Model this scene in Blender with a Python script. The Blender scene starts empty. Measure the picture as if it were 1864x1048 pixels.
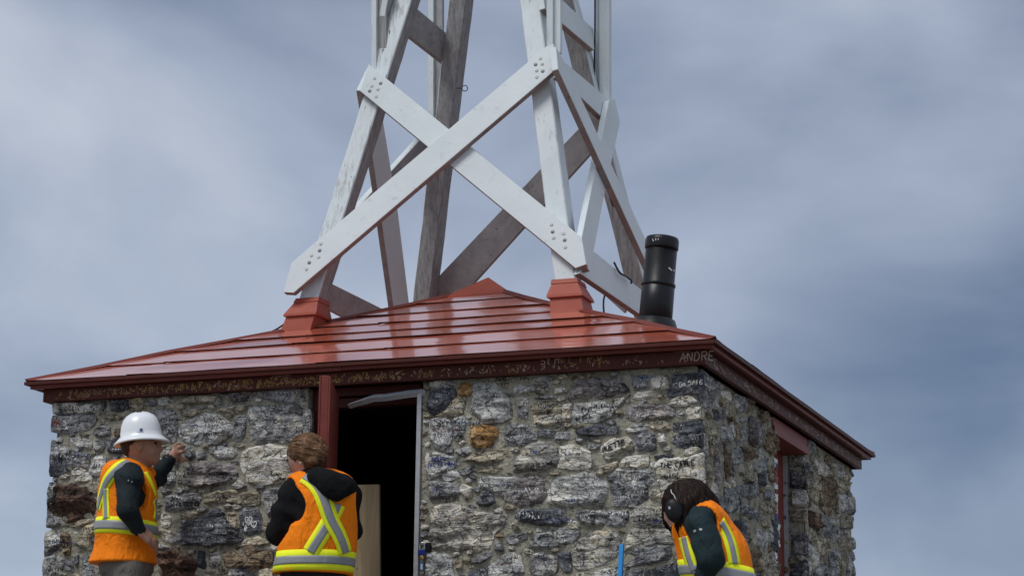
import bpy, bmesh, math, random
import numpy as np
from mathutils import Vector, Matrix, noise
from mathutils.bvhtree import BVHTree

random.seed(7)
rng = np.random.default_rng(7)
scene = bpy.context.scene
col = scene.collection

# ------------------------------------------------------------------ camera
E = 2.05                                   # height of the eave above the ground at the hut
CAM = Vector((5.035, -12.888, -2.2846 + E))
FPX = 3954.97                              # focal length in photograph pixels (1864 wide)
YAW, PITCH, ROLL = -0.36115, 0.22541, 0.01184
_f = Vector((math.sin(YAW)*math.cos(PITCH), math.cos(YAW)*math.cos(PITCH), math.sin(PITCH)))
_r0 = Vector((math.cos(YAW), -math.sin(YAW), 0)); _u0 = _r0.cross(_f)
CR = _r0*math.cos(ROLL) + _u0*math.sin(ROLL); CU = -_r0*math.sin(ROLL) + _u0*math.cos(ROLL); CF = _f
cam = bpy.data.cameras.new('camera'); co = bpy.data.objects.new('camera', cam); col.objects.link(co)
m = Matrix.Identity(4)
for i in range(3):
    m[i][0] = CR[i]; m[i][1] = CU[i]; m[i][2] = -CF[i]; m[i][3] = CAM[i]
co.matrix_world = m
cam.sensor_width = 36; cam.sensor_fit = 'HORIZONTAL'; cam.lens = FPX/1864*36
cam.clip_start = 0.1; cam.clip_end = 3000
scene.camera = co

def pix(px, py):
    return (CF*FPX + CR*(px-932) - CU*(py-524)).normalized()
def on_plane(px, py, n, d):
    n = Vector(n); v = pix(px, py)
    return CAM + v*((d - n.dot(CAM))/n.dot(v))

# ------------------------------------------------------------------ light
world = bpy.data.worlds.new('World'); scene.world = world; world.use_nodes = True
SUN_EL, SUN_AZ = math.radians(58), math.radians(205)     # azimuth clockwise from +Y
def build_world():
    nt = world.node_tree; nt.nodes.clear(); N = nt.nodes.new; L = nt.links.new
    out = N('ShaderNodeOutputWorld'); bg = N('ShaderNodeBackground')
    sky = N('ShaderNodeTexSky'); sky.sky_type = 'NISHITA'; sky.sun_disc = False
    sky.sun_elevation = SUN_EL; sky.sun_rotation = SUN_AZ; sky.altitude = 2200
    tc = N('ShaderNodeTexCoord')
    mp = N('ShaderNodeMapping'); mp.inputs['Scale'].default_value = (1, 1, 1.7); mp.inputs['Location'].default_value = SKY_OFF
    L(tc.outputs['Generated'], mp.inputs[0])
    n1 = N('ShaderNodeTexNoise'); n1.inputs['Scale'].default_value = 4.2; n1.inputs['Detail'].default_value = 6; n1.inputs['Roughness'].default_value = 0.45; n1.inputs['Distortion'].default_value = 0.25
    L(mp.outputs[0], n1.inputs['Vector'])
    cr = N('ShaderNodeValToRGB'); e = cr.color_ramp.elements
    e[0].position = 0.27; e[0].color = (0.088, 0.122, 0.192, 1)
    e[1].position = 0.74; e[1].color = (0.53, 0.555, 0.60, 1)
    x = cr.color_ramp.elements.new(0.5); x.color = (0.285, 0.325, 0.405, 1)
    L(n1.outputs['Fac'], cr.inputs[0])
    sm = N('ShaderNodeMix'); sm.data_type = 'RGBA'; sm.blend_type = 'MULTIPLY'; sm.inputs['Factor'].default_value = 1
    L(sky.outputs[0], sm.inputs['A']); sm.inputs['B'].default_value = (0.09, 0.09, 0.09, 1)
    mx = N('ShaderNodeMix'); mx.data_type = 'RGBA'; mx.inputs['Factor'].default_value = 0.86
    L(sm.outputs['Result'], mx.inputs['A']); L(cr.outputs[0], mx.inputs['B'])
    L(mx.outputs['Result'], bg.inputs[0]); bg.inputs[1].default_value = 1.0
    L(bg.outputs[0], out.inputs[0])
SKY_OFF = (-11.8254, -3.0022, -8.3190)
build_world()
sun = bpy.data.lights.new('sun', 'SUN'); sun.energy = 1.5; sun.angle = math.radians(24); sun.color = (1, 0.985, 0.955)
so = bpy.data.objects.new('sun', sun); col.objects.link(so)
sd = Vector((math.sin(SUN_AZ)*math.cos(SUN_EL), math.cos(SUN_AZ)*math.cos(SUN_EL), math.sin(SUN_EL)))
so.rotation_euler = sd.to_track_quat('Z', 'Y').to_euler(); so.location = (0, 0, 30)
vs = scene.view_settings; vs.view_transform = 'Standard'; vs.look = 'None'; vs.exposure = 0.45; vs.gamma = 1.0

# ------------------------------------------------------------------ helpers
def wloc(o):
    v = Vector((0, 0, 0))
    while o is not None: v = v + o.location; o = o.parent
    return v
def tag(o, label=None, cat=None, group=None, kind=None):
    if label: o['label'] = label
    if cat: o['category'] = cat
    if group: o['group'] = group
    if kind: o['kind'] = kind
    return o
def empty(name, loc, label, cat, group=None):
    o = bpy.data.objects.new(name, None); o.location = loc; o.empty_display_size = 0.2; col.objects.link(o)
    return tag(o, label, cat, group)
def mesh_obj(name, verts, faces, mats, parent=None, smooth=False, fm=None):
    """one mesh object from world-space verts"""
    off = wloc(parent) if parent is not None else Vector((0, 0, 0))
    me = bpy.data.meshes.new(name)
    V = np.asarray(verts, dtype=float) - np.array(off)
    me.from_pydata(V.tolist() if len(V) < 4000 else V.tolist(), [], [list(f) for f in faces] if not isinstance(faces, np.ndarray) else faces.tolist())
    if not isinstance(mats, (list, tuple)): mats = [mats]
    for mm in mats: me.materials.append(mm)
    if fm is not None: me.polygons.foreach_set('material_index', np.asarray(fm, dtype=np.int32))
    if smooth: me.polygons.foreach_set('use_smooth', np.ones(len(me.polygons), dtype=bool))
    me.update()
    o = bpy.data.objects.new(name, me); col.objects.link(o)
    if parent is not None: o.parent = parent
    return o
class MB:
    """collects shapes for one mesh"""
    def __init__(s): s.v = []; s.f = []; s.m = []
    def add(s, vs, fs, mi=0):
        b = len(s.v); s.v += [tuple(x) for x in vs]
        for f in fs: s.f.append([b+i for i in f]); s.m.append(mi)
        return s
    def box(s, lo, hi, mi=0):
        x0, y0, z0 = lo; x1, y1, z1 = hi
        return s.add([(x0,y0,z0),(x1,y0,z0),(x1,y1,z0),(x0,y1,z0),(x0,y0,z1),(x1,y0,z1),(x1,y1,z1),(x0,y1,z1)],
                     [(0,3,2,1),(4,5,6,7),(0,1,5,4),(1,2,6,5),(2,3,7,6),(3,0,4,7)], mi)
    def bar(s, a, b, side, w, t, mi=0):
        """box from a to b, width w along side, thickness t along the third axis"""
        a = Vector(a); b = Vector(b); d = (b-a).normalized(); side = Vector(side); side = (side - d*side.dot(d)).normalized(); n = d.cross(side)
        vs = []
        for p in (a, b):
            for sx, sy in ((-1,-1),(1,-1),(1,1),(-1,1)): vs.append(p + side*(sx*w/2) + n*(sy*t/2))
        return s.add(vs, [(3,2,1,0),(4,5,6,7),(0,1,5,4),(1,2,6,5),(2,3,7,6),(3,0,4,7)], mi)
    def tube(s, pts, r, k=8, mi=0, cap=True):
        pts = [Vector(p) for p in pts]; n = len(pts); rs = r if isinstance(r, (list, tuple)) else [r]*n
        vs = []; ref = None
        for i, p in enumerate(pts):
            d = (pts[min(i+1, n-1)] - pts[max(i-1, 0)]).normalized()
            if ref is None: ref = Vector((0,0,1)) if abs(d.z) < .9 else Vector((1,0,0))
            a = (ref - d*ref.dot(d)).normalized(); b = d.cross(a); ref = a
            for j in range(k):
                t = 2*math.pi*j/k; vs.append(p + (a*math.cos(t) + b*math.sin(t))*rs[i])
        fs = [(i*k+j, i*k+(j+1) % k, (i+1)*k+(j+1) % k, (i+1)*k+j) for i in range(n-1) for j in range(k)]
        if cap: fs += [tuple(range(k-1, -1, -1)), tuple(range((n-1)*k, n*k))]
        return s.add(vs, fs, mi)
    def lathe(s, base, axis, prof, k=24, mi=0):
        base = Vector(base); axis = Vector(axis).normalized()
        a = axis.orthogonal().normalized(); b = axis.cross(a); vs = []
        for r, h in prof:
            for j in range(k):
                t = 2*math.pi*j/k; vs.append(base + axis*h + (a*math.cos(t)+b*math.sin(t))*r)
        n = len(prof)
        fs = [(i*k+j, i*k+(j+1) % k, (i+1)*k+(j+1) % k, (i+1)*k+j) for i in range(n-1) for j in range(k)]
        fs += [tuple(range(k-1, -1, -1)), tuple(range((n-1)*k, n*k))]
        return s.add(vs, fs, mi)
    def build(s, name, mats, parent=None, smooth=False, bevel=0):
        o = mesh_obj(name, s.v, s.f, mats, parent, smooth, s.m)
        if bevel:
            b = o.modifiers.new('bevel', 'BEVEL'); b.width = bevel; b.segments = 2; b.limit_method = 'ANGLE'; b.angle_limit = math.radians(40)
        return o
def prism(poly, n, t):
    """polygon (world points on a plane) extruded by t along n -> verts, faces"""
    n = Vector(n).normalized(); k = len(poly); P = [Vector(p) for p in poly]
    nn = Vector((0,0,0))
    for i in range(k): nn += P[i].cross(P[(i+1) % k])
    if nn.dot(n) < 0: P = P[::-1]
    vs = [p for p in P] + [p + n*t for p in P]
    fs = [tuple(range(k-1, -1, -1)), tuple(range(k, 2*k))] + [(i, (i+1) % k, k+(i+1) % k, k+i) for i in range(k)]
    return vs, fs

# ------------------------------------------------------------------ materials
class Mat:
    def __init__(s, name, rough=0.7, spec=0.4):
        s.m = bpy.data.materials.new(name); s.m.use_nodes = True; s.nt = s.m.node_tree
        s.b = s.nt.nodes['Principled BSDF']; s.b.inputs['Roughness'].default_value = rough
        s.b.inputs['Specular IOR Level'].default_value = spec
        s._pos = None
    def n(s, t): return s.nt.nodes.new(t)
    def l(s, a, b): s.nt.links.new(a, b)
    def pos(s, rnd=True, scale=(1, 1, 1)):
        g = s.n('ShaderNodeNewGeometry'); p = g.outputs['Position']
        if rnd:
            oi = s.n('ShaderNodeObjectInfo'); ml = s.n('ShaderNodeMath'); ml.operation = 'MULTIPLY'; ml.inputs[1].default_value = 37.0
            s.l(oi.outputs['Random'], ml.inputs[0]); ad = s.n('ShaderNodeVectorMath'); ad.operation = 'ADD'
            s.l(p, ad.inputs[0]); s.l(ml.outputs[0], ad.inputs[1]); p = ad.outputs[0]
        mp = s.n('ShaderNodeMapping'); mp.inputs['Scale'].default_value = scale; s.l(p, mp.inputs[0])
        return mp.outputs[0]
    def noise(s, vec, scale, detail=4, rough=0.55, dist=0.0):
        t = s.n('ShaderNodeTexNoise'); t.inputs['Scale'].default_value = scale; t.inputs['Detail'].default_value = detail
        t.inputs['Roughness'].default_value = rough; t.inputs['Distortion'].default_value = dist
        if vec is not None: s.l(vec, t.inputs['Vector'])
        return t.outputs['Fac']
    def ramp(s, fac, stops, interp='LINEAR'):
        r = s.n('ShaderNodeValToRGB'); el = r.color_ramp.elements; r.color_ramp.interpolation = interp
        while len(el) > 1: el.remove(el[0])
        el[0].position = stops[0][0]; c = stops[0][1]; el[0].color = c if len(c) == 4 else (*c, 1)
        for p, c in stops[1:]:
            x = el.new(p); x.color = c if len(c) == 4 else (*c, 1)
        s.l(fac, r.inputs[0]); return r.outputs[0]
    def mix(s, fac, a, b, mode='MIX'):
        x = s.n('ShaderNodeMix'); x.data_type = 'RGBA'; x.blend_type = mode
        for v, k in ((fac, 'Factor'), (a, 'A'), (b, 'B')):
            if isinstance(v, (int, float)): x.inputs[k].default_value = v
            elif isinstance(v, tuple): x.inputs[k].default_value = (*v, 1) if len(v) == 3 else v
            else: s.l(v, x.inputs[k])
        return x.outputs['Result']
    def math(s, op, a, b=0.0, c=None):
        x = s.n('ShaderNodeMath'); x.operation = op
        for i, v in enumerate((a, b) if c is None else (a, b, c)):
            if isinstance(v, (int, float)): x.inputs[i].default_value = v
            else: s.l(v, x.inputs[i])
        return x.outputs[0]
    def color(s, c):
        if isinstance(c, tuple): s.b.inputs['Base Color'].default_value = (*c, 1)
        else: s.l(c, s.b.inputs['Base Color'])
        return s
    def bump(s, h, strength=0.5, dist=0.01):
        b = s.n('ShaderNodeBump'); b.inputs['Strength'].default_value = strength; b.inputs['Distance'].default_value = dist
        s.l(h, b.inputs['Height']); s.l(b.outputs[0], s.b.inputs['Normal']); return s
    def rough(s, v): s.l(v, s.b.inputs['Roughness']); return s

BW = lambda v: (v, v, v)
def stone_mat(name, dark, mid, pale, bias=0.5, marks=0.6, strata=1.0, crack=0.75):
    M = Mat(name, 0.85, 0.25); p = M.pos(True)
    n1 = M.noise(p, 5.5, 7, 0.62, 0.6)
    c = M.ramp(n1, [(bias-0.16, dark), (bias-0.02, mid), (bias+0.05, mid), (bias+0.15, pale)])
    ps = M.pos(True, (3.5, 3.5, 30)); st = M.noise(ps, 1.0, 5, 0.6, 0.5)
    c = M.mix(min(1, 0.72*strata), c, M.ramp(st, [(0.35, BW(0.28)), (0.5, BW(0.5)), (0.62, BW(0.72))]), 'OVERLAY')
    n2 = M.noise(p, 42, 5, 0.7)
    c = M.mix(0.95, c, M.ramp(n2, [(0.3, BW(0.12)), (0.5, BW(0.5)), (0.7, BW(0.88))]), 'OVERLAY')
    # scrawl left by visitors: thin wandering pale and dark pen strokes, in patches
    patch = M.noise(p, 7, 2)
    for sc, thr, colr, off in ((21, 0.016, (0.72, 0.72, 0.70), 0.50), (26, 0.017, (0.03, 0.03, 0.035), 0.47)):
        q = M.pos(True, (1.0, 1.0, 0.8)); w = M.noise(q, sc, 2, 0.5, 2.5)
        ln = M.math('LESS_THAN', M.math('ABSOLUTE', M.math('SUBTRACT', w, off)), thr)
        pm = M.math('GREATER_THAN', patch, 0.5) if colr[0] > .5 else M.math('LESS_THAN', patch, 0.54)
        c = M.mix(M.math('MULTIPLY', M.math('MULTIPLY', ln, pm), marks), c, colr)
    # hairline cracks
    v = M.n('ShaderNodeTexVoronoi'); v.feature = 'DISTANCE_TO_EDGE'; v.inputs['Scale'].default_value = 9
    wp = M.n('ShaderNodeVectorMath'); wp.operation = 'MULTIPLY_ADD'
    nn = M.n('ShaderNodeTexNoise'); nn.inputs['Scale'].default_value = 12; M.l(p, nn.inputs['Vector'])
    M.l(nn.outputs['Color'], wp.inputs[0]); wp.inputs[1].default_value = (0.12, 0.12, 0.12); M.l(M.pos(True, (0.8, 0.8, 1.6)), wp.inputs[2]); M.l(wp.outputs[0], v.inputs['Vector'])
    ck = M.math('LESS_THAN', v.outputs['Distance'], 0.022)
    c = M.mix(M.math('MULTIPLY', ck, crack), c, (0.02, 0.02, 0.02))
    M.color(c)
    h = M.math('ADD', M.math('MULTIPLY', n2, 0.5), M.math('ADD', M.math('MULTIPLY', st, 0.9*strata), M.math('MULTIPLY', M.noise(p, 16, 6, 0.65), 0.9)))
    h = M.math('SUBTRACT', h, M.math('MULTIPLY', ck, 0.35))
    M.bump(h, 0.9, 0.03)
    return M.m
STONE = {
 'd': stone_mat('stone_dark_slate', (0.030,0.033,0.041), (0.120,0.125,0.141), (0.397,0.395,0.383), 0.50, 0.6),
 'g': stone_mat('stone_grey', (0.066,0.068,0.077), (0.265,0.266,0.265), (0.626,0.596,0.518), 0.48, 0.75),
 'w': stone_mat('stone_pale_grey', (0.09,0.093,0.10), (0.46,0.455,0.43), (0.80,0.77,0.69), 0.46, 0.85),
 'c': stone_mat('stone_cream', (0.15,0.15,0.145), (0.60,0.55,0.45), (0.80,0.75,0.64), 0.40, 0.8),
 't': stone_mat('stone_tan', (0.102,0.092,0.073), (0.373,0.325,0.237), (0.638,0.560,0.406), 0.48, 0.4),
 'r': stone_mat('stone_rust', (0.016,0.012,0.010), (0.105,0.062,0.043), (0.30,0.195,0.135), 0.51, 0.0, 0.7),
 'o': stone_mat('stone_ochre', (0.108,0.059,0.028), (0.433,0.236,0.085), (0.626,0.448,0.225), 0.5, 0.2, 0.6),
 'p': stone_mat('stone_purple_grey', (0.072,0.064,0.065), (0.253,0.224,0.214), (0.506,0.448,0.383), 0.49, 0.55),
 'l': stone_mat('stone_layered', (0.084,0.083,0.088), (0.349,0.330,0.293), (0.746,0.673,0.530), 0.46, 0.65, 1.5),
 'b': stone_mat('stone_brown', (0.048,0.035,0.025), (0.241,0.177,0.113), (0.481,0.389,0.270), 0.49, 0.15),
}
def mortar_mat():
    M = Mat('mortar', 0.95, 0.15); p = M.pos(False)
    n1 = M.noise(p, 4, 6, 0.6); n2 = M.noise(p, 55, 6, 0.7); n3 = M.noise(p, 14, 5, 0.65, 0.5)
    c = M.ramp(n1, [(0.3, (0.22,0.205,0.155)), (0.5, (0.37,0.345,0.265)), (0.7, (0.50,0.47,0.37))])
    c = M.mix(0.7, c, M.ramp(n2, [(0.3, BW(0.22)), (0.5, BW(0.5)), (0.7, BW(0.78))]), 'OVERLAY')
    c = M.mix(M.ramp(n3, [(0.54, BW(0)), (0.62, BW(0.85))]), c, (0.12, 0.115, 0.105))
    n4 = M.noise(M.pos(False, (1, 1, 1.7)), 22, 4, 0.6, 0.8); c = M.mix(M.ramp(n4, [(0.56, BW(0)), (0.60, BW(0.8))]), c, (0.36, 0.345, 0.30)); c = M.mix(M.ramp(n4, [(0.36, BW(0.85)), (0.40, BW(0))]), c, (0.17, 0.165, 0.155))
    w = M.noise(p, 24, 2, 0.5, 2.2); ln = M.math('LESS_THAN', M.math('ABSOLUTE', M.math('SUBTRACT', w, 0.5)), 0.008)
    c = M.mix(M.math('MULTIPLY', ln, 0.4), c, (0.04, 0.04, 0.04))
    M.color(c); M.bump(M.math('ADD', n3, M.math('MULTIPLY', n2, 0.6)), 0.9, 0.025); return M.m
MORTAR = mortar_mat()
def paint_white(name, wear=0.5, axis=(14, 14, 1.2)):
    M = Mat(name, 0.55, 0.4); p = M.pos(True, axis); q = M.pos(True)
    g = M.noise(p, 5.0, 6, 0.65, 0.3); d = M.noise(q, 3.5, 4)
    c = M.ramp(M.noise(q, 1.6, 4), [(0.3, (0.58,0.63,0.64)), (0.7, (0.69,0.735,0.74))])
    bare = M.math('MULTIPLY', M.ramp(g, [(0.62-0.13*wear, BW(0)), (0.69-0.11*wear, BW(1))]), M.ramp(d, [(0.5-0.12*wear, BW(0.15)), (0.62, BW(1))]))
    c = M.mix(M.math('MULTIPLY', bare, 0.35+0.55*wear), c, (0.34, 0.34, 0.33))
    fine = M.noise(p, 6, 4, 0.6); ck = M.ramp(fine, [(0.30, BW(1)), (0.34, BW(0))])
    c = M.mix(M.math('MULTIPLY', ck, wear), c, (0.06, 0.06, 0.06))
    M.color(c); M.bump(M.math('ADD', g, M.math('MULTIPLY', ck, -0.6)), 0.25+0.3*wear, 0.006); return M.m
def wood_grey(name, a, b, axis=(14, 14, 1.2)):
    M = Mat(name, 0.85, 0.2); p = M.pos(True, axis)
    g = M.noise(p, 2.4, 7, 0.68, 0.4); f = M.noise(p, 9, 4)
    c = M.ramp(g, [(0.28, a), (0.62, b)])
    c = M.mix(M.ramp(f, [(0.3, BW(0.7)), (0.36, BW(0))]), c, tuple(x*0.25 for x in a))
    M.color(c); M.bump(M.math('ADD', g, M.math('MULTIPLY', f, 0.5)), 0.4, 0.006); return M.m
LEG_PAINT = paint_white('weathered_white_paint', 0.95, (8, 8, 0.30)); LEG_PAINT2 = paint_white('cleaner_white_paint', 0.45, (8, 8, 0.30))
LEG_BARE = wood_grey('bare_grey_timber', (0.17,0.168,0.165), (0.36,0.36,0.36), (22, 22, 0.7))
BRD_PAINT = paint_white('white_board_paint', 0.12, (3, 3, 3))
BRD_BARE = wood_grey('bare_grey_board', (0.26,0.26,0.26), (0.38,0.38,0.38), (4, 4, 4))
BRD_EDGE = wood_grey('brown_board_edge', (0.21,0.195,0.185), (0.30,0.28,0.27), (5, 5, 5))
def red_roof():
    M = Mat('red_roof_paint', 0.16, 0.6); M.b.inputs['Coat Weight'].default_value = 0.75; M.b.inputs['Coat IOR'].default_value = 1.55; M.b.inputs['Coat Roughness'].default_value = 0.08; q = M.pos(True); n = M.noise(q, 2.2, 5)
    c = M.ramp(n, [(0.3, (0.45,0.098,0.055)), (0.7, (0.53,0.130,0.076))])
    w = M.noise(q, 30, 5, 0.7); c = M.mix(M.ramp(w, [(0.66, BW(0)), (0.75, BW(0.35))]), c, (0.14, 0.035, 0.03))
    M.color(c); M.rough(M.ramp(M.noise(q, 9, 4), [(0.3, BW(0.13)), (0.7, BW(0.24))]))
    M.bump(M.math('ADD', M.noise(q, 5, 3), M.math('MULTIPLY', w, 0.02)), 0.10, 0.012); return M.m
ROOF = red_roof()
def red_metal(name, a, b, rough=0.45, spec=0.2):
    M = Mat(name, rough, spec); q = M.pos(True)
    c = M.ramp(M.noise(q, 6, 6, 0.65), [(0.3, a), (0.7, b)])
    w = M.noise(q, 45, 4); c = M.mix(M.ramp(w, [(0.62, BW(0)), (0.72, BW(0.5))]), c, tuple(x*0.45 for x in a))
    M.color(c); M.bump(w, 0.12, 0.003); return M.m
BOOT = red_metal('red_flashing', (0.30,0.062,0.036), (0.38,0.088,0.054), 0.5)
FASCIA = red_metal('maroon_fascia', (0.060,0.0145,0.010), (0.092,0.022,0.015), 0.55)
DRIP = red_metal('dull_red_trim', (0.14,0.030,0.021), (0.19,0.046,0.033), 0.4)
DOORRED = red_metal('door_red_paint', (0.17,0.039,0.029), (0.225,0.056,0.043), 0.5)
def flat(name, c, rough=0.6, spec=0.4, metal=0.0, var=0.12, sc=30, bump=0.1):
    M = Mat(name, rough, spec); q = M.pos(True); n = M.noise(q, sc, 4)
    M.color(M.ramp(n, [(0.3, tuple(x*(1-var) for x in c)), (0.7, tuple(min(1, x*(1+var)) for x in c))]))
    M.b.inputs['Metallic'].default_value = metal
    if bump: M.bump(n, bump, 0.004)
    return M.m
BLACKPIPE = flat('black_pipe_paint', (0.006,0.006,0.007), 0.38, 0.35)
DARKIN = flat('dark_interior_shade', (0.03,0.027,0.025), 0.9, 0.1)
GREYSTRIP = flat('grey_white_strip', (0.42,0.43,0.44), 0.5)
CABLE = flat('black_cable', (0.012,0.012,0.013), 0.5)
BOLT = flat('weathered_bolt', (0.16,0.16,0.15), 0.5, 0.5, 0.6)
BOLTPALE = flat('painted_bolt', (0.50,0.51,0.48), 0.6)
# ------------------------------------------------------------------ ground
def ground():
    n = 90; R = 700.0; vs = []; fs = []
    M = Mat('rocky_ground', 0.95, 0.15); p = M.pos(False)
    c = M.ramp(M.noise(p, 0.8, 8, 0.65), [(0.3, (0.12,0.105,0.085)), (0.55, (0.24,0.22,0.185)), (0.75, (0.34,0.32,0.28))])
    M.color(M.mix(0.6, c, M.ramp(M.noise(p, 18, 6, 0.7), [(0.3, BW(0.2)), (0.5, BW(0.5)), (0.7, BW(0.8))]), 'OVERLAY'))
    M.bump(M.noise(p, 9, 8, 0.7), 0.8, 0.06)
    for i in range(n+1):
        r = 0.0 if i == 0 else 0.6*(R/0.6)**((i-1)/(n-1))
        for j in range(96):
            t = 2*math.pi*j/96; x, y = r*math.cos(t), r*math.sin(t)
            k = max(r-3.6, 0); z = -0.185*k/(1+k*0.0012) + (noise.fractal(Vector((x*.3, y*.3, 0)), 1, 2, 5)*0.12*min(1, k/2) if r > 3.6 else 0)
            vs.append((x, y, z))
    for i in range(n):
        for j in range(96): fs.append((i*96+j, (i+1)*96+j, (i+1)*96+(j+1) % 96, i*96+(j+1) % 96))
    tag(mesh_obj('ground', vs, fs, M.m, smooth=True), kind='structure')
ground()

# ------------------------------------------------------------------ the stone hut
hut = empty('stone_hut', (0, 0, 0), 'square stone hut with glossy red pyramid roof under the timber tower', 'hut')
W = 1.955                                   # half width of the mortar face
ZT = E - 0.10                               # top of the wall, just under the fascia
DOOR = (-0.32, 0.385)                       # front opening in x
_a = on_plane(1420, 850, (1, 0, 0), 1.985); _b = on_plane(1473, 850, (1, 0, 0), 1.985)
SIDE = (_a.y, _b.y)                         # side opening in y
SIDE_TOP = E - 0.205

def fbm(p, s, o=4): return noise.fractal(Vector(p)*s, 1.0, 2.0, o)

class WallFrame:
    """u runs along the wall, v up, n outwards"""
    def __init__(s, o, U, N): s.o = Vector(o); s.U = Vector(U); s.N = Vector(N)
    def pt(s, u, v, h=0.0): return s.o + s.U*u + Vector((0, 0, v)) + s.N*h
    def uv(s, px, py, h=0.02):
        d = s.N.dot(s.o) + h; p = on_plane(px, py, s.N, d) - s.o
        return (p.dot(s.U), p.z)
FRONT = WallFrame((0, -W, 0), (1, 0, 0), (0, -1, 0))
RIGHT = WallFrame((W, 0, 0), (0, 1, 0), (1, 0, 0))
LEFT = WallFrame((-W, 0, 0), (0, -1, 0), (-1, 0, 0))
REVEAL = WallFrame((0, SIDE[1], 0), (1, 0, 0), (0, -1, 0))
STEP = 0.035
def mortar_face(mb, fr, u0, u1, v0, v1, seed):
    nu = max(2, int((u1-u0)/STEP)); nv = max(2, int((v1-v0)/STEP)); vs = []
    for j in range(nv+1):
        for i in range(nu+1):
            u = u0+(u1-u0)*i/nu; v = v0+(v1-v0)*j/nv
            edge = min(i, nu-i, j, nv-j)
            h = 0.012*fbm((u, v, seed), 7) + 0.006*fbm((u, v, seed+5), 22)
            vs.append(fr.pt(u, v, h if edge else -0.004))
    fs = [(j*(nu+1)+i, j*(nu+1)+i+1, (j+1)*(nu+1)+i+1, (j+1)*(nu+1)+i) for j in range(nv) for i in range(nu)]
    mb.add(vs, fs, 0)
    return fr
T = 0.40; IN = W-T
mb = MB()
mortar_face(mb, FRONT, -W, DOOR[0], 0, ZT, 1); mortar_face(mb, FRONT, DOOR[1], W, 0, ZT, 2)
mb.box((-W, -W+0.012, -0.2), (DOOR[0], -IN, ZT)); mb.box((DOOR[1], -W+0.012, -0.2), (W-0.012, -IN, ZT))
front_wall = mb.build('front_wall', [MORTAR], hut, True)
mb = MB()
mortar_face(mb, RIGHT, -W, SIDE[0], 0, ZT, 3); mortar_face(mb, RIGHT, SIDE[1], W, 0, ZT, 4); mortar_face(mb, RIGHT, SIDE[0], SIDE[1], SIDE_TOP, ZT, 5)
mb.box((IN, -IN, -0.2), (W-0.012, SIDE[0], ZT)); mb.box((IN, SIDE[1], -0.2), (W-0.012, W, ZT)); mb.box((IN, SIDE[0], SIDE_TOP), (W-0.012, SIDE[1], ZT))
side_wall = mb.build('side_wall', [MORTAR], hut, True)
mb = MB(); mortar_face(mb, LEFT, -W, W, 0, ZT, 6); mb.box((-W+0.012, -IN, -0.2), (-IN, W, ZT)); left_wall = mb.build('left_wall', [MORTAR], hut, True)
MB().box((-IN, IN, -0.2), (IN, W, ZT)).build('back_wall', [MORTAR], hut)
# boarded inside of the hut, its gloom painted in as near-black colour
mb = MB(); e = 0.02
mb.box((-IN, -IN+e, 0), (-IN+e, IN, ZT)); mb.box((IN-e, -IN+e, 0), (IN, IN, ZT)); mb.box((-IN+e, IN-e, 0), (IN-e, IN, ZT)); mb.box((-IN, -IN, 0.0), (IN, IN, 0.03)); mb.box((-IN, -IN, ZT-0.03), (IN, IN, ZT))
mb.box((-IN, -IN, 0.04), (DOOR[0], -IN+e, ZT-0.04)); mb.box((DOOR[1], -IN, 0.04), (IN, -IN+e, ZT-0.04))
mb.build('inside_boarding', [DARKIN], hut)

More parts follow.
